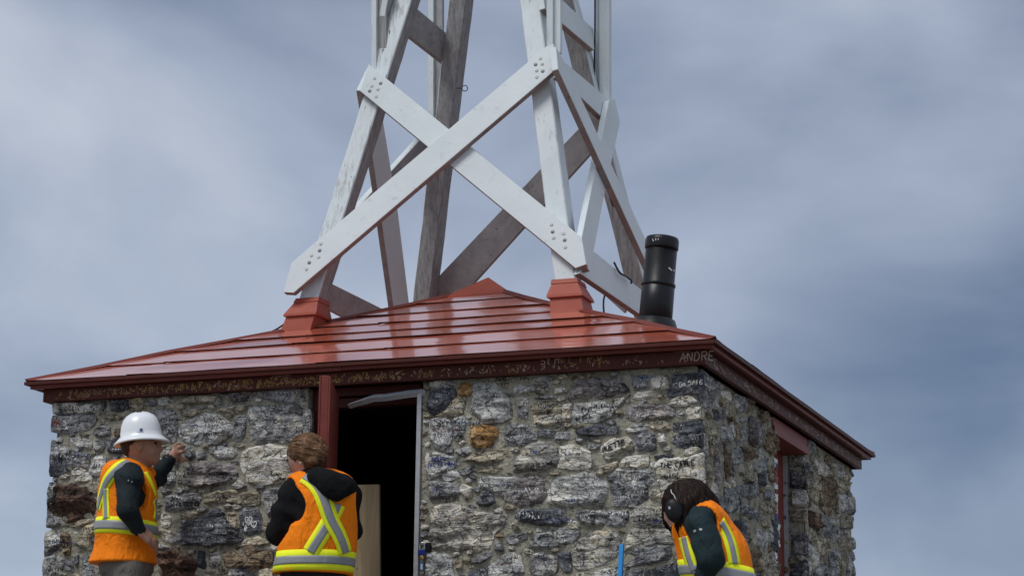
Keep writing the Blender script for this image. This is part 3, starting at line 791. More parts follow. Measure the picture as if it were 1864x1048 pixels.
# ------------------------------------------------------------------ doorway
hinge = on_plane(611, 721, (0, 1, 0), -W-0.02); dtop = hinge.z
hv = Vector((math.sin(YAW), math.cos(YAW), 0))
end = on_plane(592, 684, hv, hv.dot(hinge)-0.64)
hb = Vector((hinge.x, hinge.y, 0)); eb = Vector((end.x, end.y, 0))
sd_v = (eb-hb).normalized().cross(Vector((0, 0, 1)))
door = MB(); door.add(*prism([hb+Vector((0,0,.04))-sd_v*.02, eb+Vector((0,0,.04))-sd_v*.02, eb+Vector((0,0,dtop))-sd_v*.02, hb+Vector((0,0,dtop))-sd_v*.02], sd_v, 0.04))
door = door.build('door', [DOORRED], hut, bevel=0.003)
dd = (eb-hb).normalized()
for s_, t_ in ((-0.030, 0.010), (0.021, 0.010)):                                             # edge battens on the leaf
    a = eb - dd*0.09 + sd_v*(s_); b = eb + dd*0.002 + sd_v*(s_)
    MB().add(*prism([a+Vector((0,0,.05)), b+Vector((0,0,.05)), b+Vector((0,0,dtop-.004)), a+Vector((0,0,dtop-.004))], sd_v, t_)).build('edge_batten', [DOORRED], door, bevel=0.002)
for z in (0.35, 1.1, 1.7):
    MB().tube([hb+Vector((0.0, 0.03, z-.05)), hb+Vector((0.0, 0.03, z+.05))], 0.011).build('hinge', [FASCIA], door, True)
fr_ = MB(); y0, y1 = -W+0.16, -W+0.06
fr_.box((DOOR[0]-.01, y1, 0), (DOOR[0]+.045, y0, ZT)); fr_.box((DOOR[1]-.035, y1+.02, 0), (DOOR[1]+.01, y0, ZT)); fr_.box((DOOR[0]+.045, y1, ZT-0.045), (DOOR[1]-.035, y0, ZT)); fr_.box((DOOR[0]+.045, y1+.03, ZT-0.105), (DOOR[1]-.035, y0, ZT-0.055))
dframe = fr_.build('door_frame', [FASCIA], hut)
jx = DOOR[1]
MB().box((jx-0.030, -W-0.012, 0.02), (jx-0.004, -W+0.035, ZT-0.055)).build('jamb_strip', [GREYSTRIP], dframe, bevel=0.002)
strip = MB(); pl = [(775, 713), (740, 717), (700, 723), (680, 724), (668, 728), (652, 733), (637, 738)]; pp = [on_plane(x, y, (0, 1, 0), -W-0.005) for x, y in pl]
vs = []
for i, p in enumerate(pp):
    k = 0.021 if i < 5 else 0.017; vs += [p+Vector((0, .004, k)), p+Vector((0, -.012-.004*i, 0)), p+Vector((0, .004, -k)), p+Vector((0, .012, 0))]
strip.add(vs, [(4*i+k, 4*i+4+k, 4*i+4+(k+1) % 4, 4*i+(k+1) % 4) for i in range(len(pp)-1) for k in range(4)] + [(0,1,2,3), tuple(len(vs)-1-i for i in range(4))])
strip.build('bent_strip', [GREYSTRIP], dframe)
# side doorway: lintel boards, recessed red leaf
for (z0, z1, x1) in ((E-0.160, E-0.108, W+0.016), (E-0.215, E-0.162, W+0.026)):
    MB().box((W-0.25, SIDE[0]-0.10, z0), (x1, SIDE[1]+0.02, z1)).build('side_lintel', [DOORRED], hut, bevel=0.004)
sdoor = MB().box((W-0.19, SIDE[0]-.01, 0.02), (W-0.135, SIDE[1]+.01, SIDE_TOP-.01)).build('side_door', [DOORRED], hut)
MB().box((W-0.135, SIDE[1]-0.30, 0.02), (W-0.115, SIDE[1]-0.255, SIDE_TOP-.012)).build('door_stile', [DOORRED], sdoor)
MB().box((W-0.135, SIDE[1]-0.02, 0.02), (W-0.11, SIDE[1]+0.0, SIDE_TOP-.012)).build('grey_bead', [GREYSTRIP], sdoor)
# ------------------------------------------------------------------ timber tower
tower = empty('timber_tower', (0, 0, LZ-0.1), 'tall four-legged white timber tower with crossed braces standing on the red roof', 'tower')
HW = 0.066
PL = {'F': ((0, 1, -LK), lambda c: -(LA + LK*LZ + c)), 'R': ((1, 0, LK), lambda c: LA + LK*LZ + c), 'L': ((-1, 0, LK), lambda c: LA + LK*LZ + c), 'B': ((0, 1, LK), lambda c: LA + LK*LZ + c)}
OUTN = {'F': Vector((0, -1, LK)), 'R': Vector((1, 0, LK)), 'L': Vector((-1, 0, LK)), 'B': Vector((0, 1, LK))}
for k in OUTN: OUTN[k].normalize()
def leg(sx, sy):
    z0, z1 = LZ-0.06, E+4.1; n = 40; vs = []; fs = []; fm = []
    rs = random.Random(sx*3+sy*11+50)
    for i in range(n+1):
        z = z0+(z1-z0)*i/n; c = leg_c(sx, sy, z)
        for k, (a, b) in enumerate(((-1,-1),(1,-1),(1,1),(-1,1))):
            j = 0.005*noise.noise(Vector((z*2.2, k*7, sx+sy*3))) + 0.003*noise.noise(Vector((z*9, k*3, sx*2+sy)))
            w = HW+j; ch = 0.007
            p = Vector((c.x+a*w, c.y+b*w, z))
            q1 = p.copy(); q2 = p.copy()
            if k == 0: q1.y += ch; q2.x += ch
            elif k == 1: q1.x -= ch; q2.y += ch
            elif k == 2: q1.y -= ch; q2.x -= ch
            else: q1.x += ch; q2.y -= ch
            vs += [q1, q2]
    out = {1: sy < 0, 3: sx > 0, 5: sy > 0, 7: sx < 0}      # face k between vert 2k+1 and 2k+2
    for i in range(n):
        for k in range(8):
            fs.append((8*i+k, 8*i+(k+1) % 8, 8*i+8+(k+1) % 8, 8*i+8+k))
            nb = out[k] if k in out else (out[(k-1) % 8] or out[(k+1) % 8])
            fm.append(0 if nb else 1)
    fs += [tuple(range(7, -1, -1)), tuple(range(8*n, 8*n+8))]; fm += [1, 0]
    return mesh_obj('leg', vs, fs, [LEG_PAINT2 if sx > 0 else LEG_PAINT, LEG_BARE], tower, False, fm)
for sx, sy in ((-1,-1),(1,-1),(-1,1),(1,1)): LEGO = leg(sx, sy); 
def board(name, side, poly, lift=0.0, th=0.042, inner_paint=False):
    n, df = PL[side]; P = [on_plane(x, y, n, df(HW+lift+th)) for x, y in poly]; N = OUTN[side]
    vs, fs = prism(P, -N, th); fm = []
    for f in fs:
        a, b, c = (Vector(vs[f[0]]), Vector(vs[f[1]]), Vector(vs[f[2]])); fn = (b-a).cross(c-b).normalized()
        if fn.dot(N) > .8: fm.append(0)
        elif fn.dot(N) < -.8: fm.append(1)
        else: fm.append(2 if fn.z < -0.25 else 0)
    o = mesh_obj(name, vs, fs, [BRD_PAINT, BRD_BARE, BRD_EDGE], tower, False, fm)
    b = o.modifiers.new('bevel', 'BEVEL'); b.width = 0.0025; b.segments = 1; b.limit_method = 'ANGLE'
    return o
def bolts(o, side, pts, lift=0.0, th=0.042):
    n, df = PL[side]; N = OUTN[side]
    for i, (x, y) in enumerate(pts):
        p = on_plane(x, y, n, df(HW+lift+th))
        MB().lathe(p - N*0.004, N, [(0.012, 0), (0.012, 0.0052), (0.009, 0.0065), (0.003, 0.007)], 12).build('bolt', [BOLT if i % 3 == 1 else BOLTPALE], o, True)
G = 0.0015
b2 = board('cross_brace', 'F', [(655,166),(671,117),(1059,432),(1067,481),(1047,488)], G)
bolts(b2, 'F', [(682,143),(693,152),(677,157),(688,163),(673,166),(685,176),(1004,409),(1006,422),(1008,433),(1026,425),(1028,437),(1029,450)], G)
b1 = board('cross_brace', 'F', [(516,532),(530,478),(994,85),(1008,80),(1010,128),(534,533)], 0.046)
bolts(b1, 'F', [(584,444),(582,456),(567,465),(580,468),(563,478),(558,490),(984,107),(975,118),(987,117),(977,129),(988,130),(977,141)], 0.046)
board('cross_brace', 'R', [(1012,85),(1016,126),(1187,500),(1200,490),(1030,118)], 0.091)
board('cross_brace', 'R', [(1109,182),(1119,179),(1129,222),(1099,360),(1074,494),(1066,482),(1059,432)], 0.046)
board('girt', 'R', [(1066,445),(1056,497),(1185,585),(1190,545)], G)
board('girt', 'R', [(1012,100),(1018,140),(1099,216),(1112,184)], G)
board('girt', 'R', [(985,-36),(992,16),(1082,92),(1080,53)], G)
board('cross_brace', 'L', [(648,165),(672,314),(712,600),(741,600),(714,382),(692,249),(670,120)], G)
board('cross_brace', 'L', [(590,432),(790,215),(805,240),(605,475)], 0.046)
board('girt', 'L', [(570,503),(560,546),(640,588),(740,640),(740,587)], 0.091)
board('girt', 'L', [(664,130),(654,160),(790,252),(800,225)], 0.091)
board('girt', 'L', [(700,-25),(690,30),(806,120),(815,70)], G)
board('upper_brace', 'L', [(730,-90),(752,-90),(713,46),(701,38)], 0.046)
board('cross_brace', 'B', [(760,548),(1056,236),(1082,246),(1078,281),(830,555),(790,580)], G)
board('cross_brace', 'B', [(785,200),(1150,532),(1140,570),(770,235)], 0.046)
# upright posts that leave the legs at the top of the crossed braces
def post(px0, y_bot, side_y, sx, strips):
    """strips: (px left, px right, proud, material)"""
    dpl = side_y
    for i, (a, b, pr, mt) in enumerate(strips):
        pb0, pb1 = on_plane(a, y_bot, (0, 1, 0), dpl-pr), on_plane(b, y_bot, (0, 1, 0), dpl-pr)
        pt0, pt1 = on_plane(a, -300, (0, 1, 0), dpl-pr), on_plane(b, -300, (0, 1, 0), dpl-pr)
        vs, fs = prism([pb0, pb1, pt1, pt0], (0, 1, 0), 0.05 if pr > 0 else 0.035)
        if i == 0: main = mesh_obj('upright_post', vs, fs, mt, tower)
        else: mesh_obj('post_flange', vs, fs, mt, main)
def hz(py, px): return on_plane(px, py, *(PL['F'][0], PL['F'][1](0)))
yF = hz(140, 690).y - 0.03; yB = on_plane(1100, 180, PL['B'][0], PL['B'][1](0)).y + 0.02
POSTP = paint_white('post_paint', 0.45, (14, 14, 1.2))
post(690, 168, yF, -1, [(684, 703, 0.0, LEG_BARE), (676, 684.5, 0.03, POSTP)])
post(1005, 96, yF+0.02, 1, [(1004, 1020, 0.0, POSTP), (995, 1006, 0.025, POSTP)])
post(785, 240, yB, -1, [(788, 805, 0.0, BRD_BARE), (779.5, 788.5, 0.03, POSTP)])
post(1096, 200, yB, 1, [(1083, 1092, 0.0, BRD_PAINT), (1091, 1109, 0.03, POSTP)])
# top plate well above the picture where the legs meet
tz = E+4.1; h = LA-LK*(tz-LZ)
MB().box((-h-.2, -h-.2, tz), (h+.2, h+.2, tz+.06)).build('top_plate', [BRD_PAINT], tower)
# eye bolt on the rear leg
n, df = PL['F']; rp_ = on_plane(846, 161, PL['B'][0], PL['B'][1](-0.02))
mb = MB(); k = 16; mb.tube([rp_ + CR*(0.02*math.cos(2*math.pi*i/k)) + CU*(0.02*math.sin(2*math.pi*i/k)) for i in range(k+1)], 0.0035, 6, cap=False)
mb.tube([rp_-CR*0.02, rp_-CR*0.06], 0.004, 6); mb.build('eye_bolt', [BOLT], tower, True)
# cables
def cable(label, pts, r=0.006):
    mb = MB(); mb.tube(pts, r, 8); o = mb.build('cable', [CABLE], None, True); return tag(o, label, 'cable', 'black cables on the roof and tower')
def smooth_pts(P, n=6):
    P = [Vector(p) for p in P]; out = []
    for i in range(len(P)-1):
        p0, p1, p2, p3 = P[max(i-1,0)], P[i], P[i+1], P[min(i+2, len(P)-1)]
        for j in range(n):
            t = j/n; out.append(0.5*((2*p1)+(p2-p0)*t+(2*p0-5*p1+4*p2-p3)*t*t+(3*p1-p0-3*p2+p3)*t**3))
    return out+[P[-1]]
RR = lambda x, y, c=0.0: on_plane(x, y, PL['R'][0], PL['R'][1](c))
cable('short black cable dropping from the lower girt to the roof hip', smooth_pts([RR(1104,528,.06), RR(1099,545,.05), RR(1099,565,.05), RR(1102,576,.05), RR(1110,581,.05)]), 0.006)
cable('thin black cable running down beside the rear right upright post', smooth_pts([on_plane(1083,-60,(0,1,0),yB-.05), on_plane(1083,40,(0,1,0),yB-.05), on_plane(1082,110,(0,1,0),yB-.05), on_plane(1082,170,(0,1,0),yB-.05), RR(1090,240,-.02), RR(1112,362,-.02), RR(1135,410,-.02), RR(1146,440,-.02)]), 0.006)
cable('looped black cable end lying over the lower right girt', smooth_pts([RR(1118,478,.1), RR(1128,496,.14), RR(1140,503,.14), RR(1149,510,.14), RR(1149,515,.14)]), 0.007)
FH_ = lambda x, y: on_plane(x, y, (0, 1, 0), -0.98)
cable('thin black cable beside the left red flashing boot', smooth_pts([FH_(517,590), FH_(505,598), FH_(494,604), FH_(487,610)]), 0.006)
# ------------------------------------------------------------------ people: signed-distance bodies meshed with surface nets
class SDF:
    def __init__(s, lo, hi, h=0.008):
        s.lo = np.array(lo, float); s.h = h; s.n = np.ceil((np.array(hi)-s.lo)/h).astype(int)+1
        s.d = np.full(tuple(s.n), 0.2, np.float32); s.id = np.zeros(tuple(s.n), np.int8); s.best = np.full(tuple(s.n), 9.0, np.float32)
    def _sl(s, lo, hi):
        a = np.maximum(((np.array(lo)-s.lo)/s.h).astype(int), 0); b = np.minimum(((np.array(hi)-s.lo)/s.h).astype(int)+2, s.n)
        if (b <= a).any(): return None, None
        ax = [s.lo[i]+np.arange(a[i], b[i])*s.h for i in range(3)]
        X = np.stack(np.meshgrid(*ax, indexing='ij'), -1)
        return tuple(slice(a[i], b[i]) for i in range(3)), X
    def _join(s, sl, d, mi, k, cut=False):
        o = s.d[sl]; d = d.astype(np.float32)
        if cut:
            s.d[sl] = np.maximum(o, -d); return
        h = np.maximum(k-np.abs(o-d), 0)/k if k > 0 else 0
        s.d[sl] = np.minimum(o, d) - h*h*k*0.25
        if mi is not None:
            b = s.best[sl]; mk = d < b; s.id[sl] = np.where(mk, mi, s.id[sl]); s.best[sl] = np.minimum(b, d)
    def cone(s, a, b, r1, r2, mi=0, k=0.03, cut=False):
        a = np.array(a, float); b = np.array(b, float); R = max(r1, r2)+0.09
        sl, X = s._sl(np.minimum(a, b)-R, np.maximum(a, b)+R)
        if sl is None: return s
        ba = b-a; t = np.clip(((X-a)@ba)/(ba@ba+1e-9), 0, 1); d = np.linalg.norm(X-a-t[..., None]*ba, axis=-1)-(r1+(r2-r1)*t)
        s._join(sl, d, mi, k, cut); return s
    def chain(s, pts, rs, mi=0, k=0.03):
        for i in range(len(pts)-1): s.cone(pts[i], pts[i+1], rs[i], rs[i+1], mi, k)
        return s
    def ell(s, c, r, mi=0, k=0.03, rot=None, cut=False):
        c = np.array(c, float); r = np.array(r, float); R = r.max()+0.09; sl, X = s._sl(c-R, c+R)
        if sl is None: return s
        q = X-c
        if rot is not None: q = q@np.array(rot)          # columns of rot are the local axes
        k0 = np.linalg.norm(q/r, axis=-1); k1 = np.linalg.norm(q/(r*r), axis=-1)+1e-9
        s._join(sl, k0*(k0-1)/k1, mi, k, cut); return s
    def below(s, z):                                       # trim everything under z
        zz = s.lo[2]+np.arange(s.n[2])*s.h; s.d = np.maximum(s.d, (z-zz)[None, None, :].astype(np.float32)); return s
    def warp(s, fn):
        ax = [s.lo[i]+np.arange(s.n[i])*s.h for i in range(3)]; X, Y, Z = np.meshgrid(*ax, indexing='ij'); s.d = s.d + fn(X, Y, Z).astype(np.float32); return s
    def crease(s, mi, amp, f, ph):
        ax = [s.lo[i]+np.arange(s.n[i])*s.h for i in range(3)]; X, Y, Z = np.meshgrid(*ax, indexing='ij', sparse=True)
        w = np.sin(f*(Z*1.0+0.55*X-0.35*Y)+2.2*np.sin(9*X+11*Z)+ph)*np.sin(0.45*f*(X-Y*0.7)+1.7*np.sin(8*Z)+ph*2)
        s.d = s.d + np.where(s.id == mi, amp*w, 0).astype(np.float32); return s
    def mesh(s):
        f = s.d; nx, ny, nz = f.shape; ins = f < 0
        C = [(i, j, k) for i in (0, 1) for j in (0, 1) for k in (0, 1)]
        sub = lambda A, c: A[c[0]:nx-1+c[0], c[1]:ny-1+c[1], c[2]:nz-1+c[2]]
        cnt = sum(sub(ins, c).astype(np.int8) for c in C); act = (cnt > 0) & (cnt < 8)
        idx = np.full(act.shape, -1, np.int64); cells = np.argwhere(act); idx[act] = np.arange(len(cells))
        acc = np.zeros((len(cells), 3)); w = np.zeros(len(cells))
        for a in C:
            for ax in range(3):
                if a[ax]: continue
                b = list(a); b[ax] = 1
                fa = f[tuple((cells+a).T)]; fb = f[tuple((cells+b).T)]; m_ = (fa < 0) != (fb < 0)
                t = np.where(m_, fa/(fa-fb+1e-12), 0); p = np.array(a, float)[None]+np.zeros((len(cells), 3)); p[:, ax] += t
                acc += np.where(m_[:, None], p, 0); w += m_
        V = s.lo + (cells+acc/np.maximum(w, 1)[:, None])*s.h
        F = []
        for ax in range(3):
            u, v = [(1, 2), (2, 0), (0, 1)][ax]
            sA = [slice(1, None)]*3; n_ = [nx, ny, nz]; 
            a = [slice(1, n_[0]-1), slice(1, n_[1]-1), slice(1, n_[2]-1)]; a[ax] = slice(0, n_[ax]-1); b = list(a); b[ax] = slice(1, n_[ax])
            A = ins[tuple(a)]; B = ins[tuple(b)]; ch = np.argwhere(A != B); o = np.ones(3, int); o[ax] = 0; ch = ch+o
            if not len(ch): continue
            eu = np.zeros(3, int); eu[u] = 1; ev = np.zeros(3, int); ev[v] = 1
            q = np.stack([idx[tuple((ch-eu-ev).T)], idx[tuple((ch-ev).T)], idx[tuple(ch.T)], idx[tuple((ch-eu).T)]], 1)
            fl = ins[tuple(ch.T)]; q = np.where(fl[:, None], q, q[:, ::-1]); F.append(q)
        F = np.concatenate(F); F = F[(F >= 0).all(1)]
        cen = V[F].mean(1); g = np.clip(np.round((cen-s.lo)/s.h).astype(int), 0, s.n-1)
        return V, F, s.id[tuple(g.T)]
    def build(s, name, mats, parent):
        V, F, mi = s.mesh(); return mesh_obj(name, V, F, mats, parent, True, np.minimum(mi, len(mats)-1))

def cloth(name, c, rough=0.85, fold=0.5, var=0.1, spec=0.15):
    M = Mat(name, rough, spec); q = M.pos(True, (1, 1, 0.6)); n = M.noise(q, 9, 4, 0.55, 0.8); w = M.noise(M.pos(True), 160, 2)
    M.color(M.ramp(n, [(0.3, tuple(x*(1-var) for x in c)), (0.7, tuple(min(1, x*(1+var)) for x in c))]))
    n5 = M.noise(M.pos(True, (1, 1, 0.45)), 26, 3, 0.5, 1.2); M.bump(M.math('ADD', M.math('ADD', n, M.math('MULTIPLY', n5, 0.35)), M.math('MULTIPLY', w, 0.03)), min(1, fold*1.5), 0.03); return M.m
def skin_mat(name, c):
    M = Mat(name, 0.5, 0.35); n = M.noise(M.pos(True), 35, 4)
    M.color(M.ramp(n, [(0.3, tuple(x*0.85 for x in c)), (0.7, tuple(x*1.1 for x in c))])); M.b.inputs['Subsurface Weight'].default_value = 0.08
    M.b.inputs['Subsurface Radius'].default_value = (0.012, 0.005, 0.003); M.bump(n, 0.12, 0.003); return M.m
def hair_mat(name, a, b, sc=(60, 60, 9)):
    M = Mat(name, 0.5, 0.2); n = M.noise(M.pos(True, sc), 1.0, 4, 0.6, 0.6)
    M.color(M.ramp(n, [(0.3, a), (0.68, b)])); M.bump(n, 0.8, 0.012); return M.m
ORANGE = cloth('hi_vis_orange', (1.0, 0.235, 0.006), 0.7, 0.6, 0.06)
YELLOW = cloth('hi_vis_yellow', (0.93, 1.0, 0.03), 0.6, 0.15, 0.03)
SILVER = cloth('reflective_grey', (0.27, 0.28, 0.29), 0.45, 0.15, 0.1, 0.5)
BLACKC = cloth('black_fleece', (0.008, 0.008, 0.009), 0.95, 0.5)
TEAL = cloth('dark_green_fleece', (0.018, 0.032, 0.036), 0.9, 0.6)
TROUSER = cloth('grey_brown_trousers', (0.16, 0.145, 0.125), 0.9, 0.6)
DARKTR = cloth('dark_trousers', (0.02, 0.022, 0.028), 0.9, 0.5)
BOOTS = flat('brown_boots', (0.05, 0.03, 0.02), 0.6)
SKIN_A = skin_mat('tanned_skin', (0.40, 0.215, 0.145)); SKIN_B = skin_mat('fair_skin', (0.52, 0.31, 0.24))
HAIR_S = hair_mat('short_dark_hair', (0.02, 0.014, 0.01), (0.06, 0.04, 0.03), (90, 90, 90))
HAIR_G = hair_mat('light_brown_hair', (0.05, 0.024, 0.012), (0.30, 0.16, 0.08))
HAIR_D = hair_mat('dark_brown_hair', (0.006, 0.003, 0.0025), (0.04, 0.019, 0.013), (70, 70, 6))
HATW = flat('white_hat_shell', (0.80, 0.81, 0.82), 0.28, 0.5, 0, 0.02, 8, 0.0)
DARKP = flat('dark_plastic', (0.009, 0.009, 0.010), 0.45, 0.25)
REDP = flat('red_plastic', (0.45, 0.03, 0.04), 0.4)
EYE = flat('eye_dark', (0.02, 0.015, 0.012), 0.2)
LIP = flat('lip', (0.33, 0.13, 0.10), 0.5)

HN = Vector((math.sin(YAW), math.cos(YAW), 0)); HR = Vector((math.cos(YAW), -math.sin(YAW), 0)); UP = Vector((0, 0, 1))
class Body:
    def __init__(s, px, yplane, name, label, lo=0.55, wid=0.6):
        p = on_plane(px, 1000, (0, 1, 0), yplane); s.B = Vector((p.x, p.y, 0)); s.base = HN.dot(s.B); s.root = empty(name, s.B, label, 'person')
        s.lo = s.B - Vector((wid, wid, 0.0)) + Vector((0, 0, -0.02)); s.hi = s.B + Vector((wid, wid, 1.95))
    def P(s, px, py, dy=0.0): return np.array(on_plane(px, py, HN, s.base+dy))
    def L(s, x, y, z): return np.array(s.B + HR*x + HN*y + UP*z)
    def R(s, yaw=0.0, tilt=0.0):
        """columns: local x (image right, turned by yaw about up), y, z"""
        a = HR*math.cos(yaw)+HN*math.sin(yaw); b = UP.cross(a); 
        c = UP*math.cos(tilt)+a*math.sin(tilt); a2 = b.cross(c)
        return np.array([[a2[i], b[i], c[i]] for i in range(3)])
def folds(X, Y, Z, amp=0.006, f=14, ph=0.0):
    a = np.sin(f*(X*0.8+Y*0.5+Z*0.7)+ph+1.5*np.sin(7*Z+5*X)); b = np.sin(f*1.7*(Z*0.5-X*0.6+Y*0.4)+2.0*np.sin(6*Z+3*Y)+ph)
    c = np.sin(f*2.1*(X*0.75+Y*0.66)+3.0*np.sin(4*Z+ph)+ph)
    return amp*(0.5*a+0.4*b+0.6*c)
def surf(o):
    off = wloc(o.parent); return BVHTree.FromPolygons([v.co+off for v in o.data.vertices], [list(p.vertices) for p in o.data.polygons])
def ribbon(name, bvh, centers, w, lift, mat, parent, closed=False):
    """cloth tape laid on a surface; centers are (point, normal) pairs"""
    n = len(centers); rows = []; K = 5
    for i, (p, nr) in enumerate(centers):
        q0 = centers[(i-1) % n if closed else max(i-1, 0)][0]; q1 = centers[(i+1) % n if closed else min(i+1, n-1)][0]
        t = (q1-q0).normalized(); sd = nr.cross(t).normalized(); row = []
        for k in range(K):
            s = (k/(K-1)-0.5)*w; a = p + sd*s + nr*0.05; hit = bvh.ray_cast(a, -nr, 0.16)
            row.append((hit[0] + hit[1].lerp(nr, .5).normalized()*lift) if hit[0] is not None else p + sd*s + nr*lift)
        rows.append(row)
    # soften, so that the tape bridges small wrinkles
    for _ in range(2):
        rows = [[(rows[i][k]*2 + rows[(i-1) % n if closed else max(i-1, 0)][k] + rows[(i+1) % n if closed else min(i+1, n-1)][k])/4 for k in range(K)] for i in range(n)]
    vs = [v for r in rows for v in r]; m_ = n if closed else n-1
    fs = [(i*K+k, i*K+k+1, ((i+1) % n)*K+k+1, ((i+1) % n)*K+k) for i in range(m_) for k in range(K-1)]
    o = mesh_obj(name, vs, fs, mat, parent, True); sm = o.modifiers.new('solid', 'SOLIDIFY'); sm.thickness = 0.003; sm.offset = 1; return o
def cam_path(bvh, px, n=22):
    P = [Vector((x, y, 0)) for x, y in px]; pts = smooth_pts(P, 12); L = [0]
    for a, b in zip(pts, pts[1:]): L.append(L[-1]+(b-a).length)
    out = []
    for i in range(n):
        s = L[-1]*i/(n-1); j = max(0, min(len(L)-2, next((k for k in range(len(L)-1) if L[k+1] >= s-1e-9), len(L)-2))); f = (s-L[j])/max(1e-9, L[j+1]-L[j]); p = pts[j].lerp(pts[j+1], f)
        h = bvh.ray_cast(CAM, pix(p.x, p.y), 40)
        if h[0] is not None: out.append((h[0], h[1]))
    return smooth_c(out)
def smooth_c(c):
    n = len(c)
    for _ in range(2): c = [((c[max(i-1,0)][0]+c[i][0]*2+c[min(i+1,n-1)][0])/4, (c[max(i-1,0)][1]+c[i][1]*2+c[min(i+1,n-1)][1]).normalized()) for i in range(n)]
    return c
def loop_path(bvh, axis, z0, tx=0.0, ty=0.0, n=56):
    out = []
    for i in range(n):
        t = 2*math.pi*i/n; d = HR*math.cos(t)+HN*math.sin(t); z = z0 + tx*math.cos(t) + ty*math.sin(t)
        h = bvh.ray_cast(Vector((axis.x, axis.y, z))+d*0.8, -d, 0.8)
        if h[0] is not None: out.append((h[0], Vector((h[1].x, h[1].y, h[1].z*.4)).normalized()))
    return out
def tape(bvh, centers, vest, w=0.088, g=0.046, closed=False):
    y = ribbon('yellow_tape', bvh, centers, w, 0.0035, YELLOW, vest, closed); ribbon('silver_tape', bvh, centers, g, 0.007, SILVER, vest, closed)
def hand(S, wrist, knuck, side, palm_n, mi, tips, thumb, r=0.0095):
    """palm from wrist to knuckles, four fingers through the listed bend points, thumb from the side of the palm"""
    wrist = np.array(wrist); knuck = np.array(knuck); side = np.array(side)/np.linalg.norm(side)
    for s in (-0.027, -0.009, 0.009, 0.027): S.cone(wrist+side*s*0.75, knuck+side*s*1.15, 0.017, 0.0135, mi, 0.012)
    for s, pts in zip((-0.032, -0.011, 0.011, 0.032), tips): S.chain([knuck+side*s]+[np.array(p) for p in pts], [r*1.2, r*1.05, r*0.9][:len(pts)+1], mi, 0.006)
    S.chain([np.array(p) for p in thumb], [0.016, 0.0125, 0.010][:len(thumb)], mi, 0.012)
def legs(S, b, hip, hipw, feet, tm, bm, r=(0.095, 0.065, 0.05), bend=0.03):
    for sg, ft in zip((-1, 1), feet):
        hp = np.array(hip) + np.array(HR)*sg*hipw*b.hr + np.array(HN)*sg*hipw*b.hn
        ft = np.array(ft); kn = (hp+ft)/2 + b.fw*bend; kn[2] = (hp[2]+0.08)/2
        an = ft.copy(); an[2] = 0.10
        S.chain([hp, kn, an], r, tm, 0.04); S.cone(an+[0, 0, 0.04], an-[0, 0, 0.04], 0.055, 0.05, bm, 0.02); S.cone([an[0], an[1], 0.045], np.array([an[0], an[1], 0.035])+b.fw*0.15, 0.045, 0.036, bm, 0.02)

def strands(o, crown, flow, mat, n, seed, length=0.16):
    bv = surf(o); off = wloc(o.parent); rs = random.Random(seed); polys = o.data.polygons; mb = MB(); np_ = len(polys)
    for _ in range(n):
        f = polys[rs.randrange(np_)]; p = Vector(f.center)+off; nr = Vector(f.normal)
        pts = []; L = length*rs.uniform(0.5, 1.2); st = 0.012; lift = rs.uniform(0.0005, 0.0045); jit = Vector((rs.gauss(0, .18), rs.gauss(0, .18), rs.gauss(0, .12)))
        for k in range(int(L/st)):
            pts.append(p + nr*lift); away = (p-crown); d = Vector(flow)*0.8 + away.normalized()*0.7 + jit; d = d - nr*d.dot(nr)
            if d.length < 1e-4: break
            q = bv.find_nearest(p + d.normalized()*st)
            if q[0] is None: break
            p, nr = q[0], q[1]
        if len(pts) > 3: mb.tube(pts, [0.0016]*(len(pts)-2)+[0.001, 0.0004], 3, cap=False)
    tag(mb.build('hair_strands', [mat], o, True), kind='stuff')
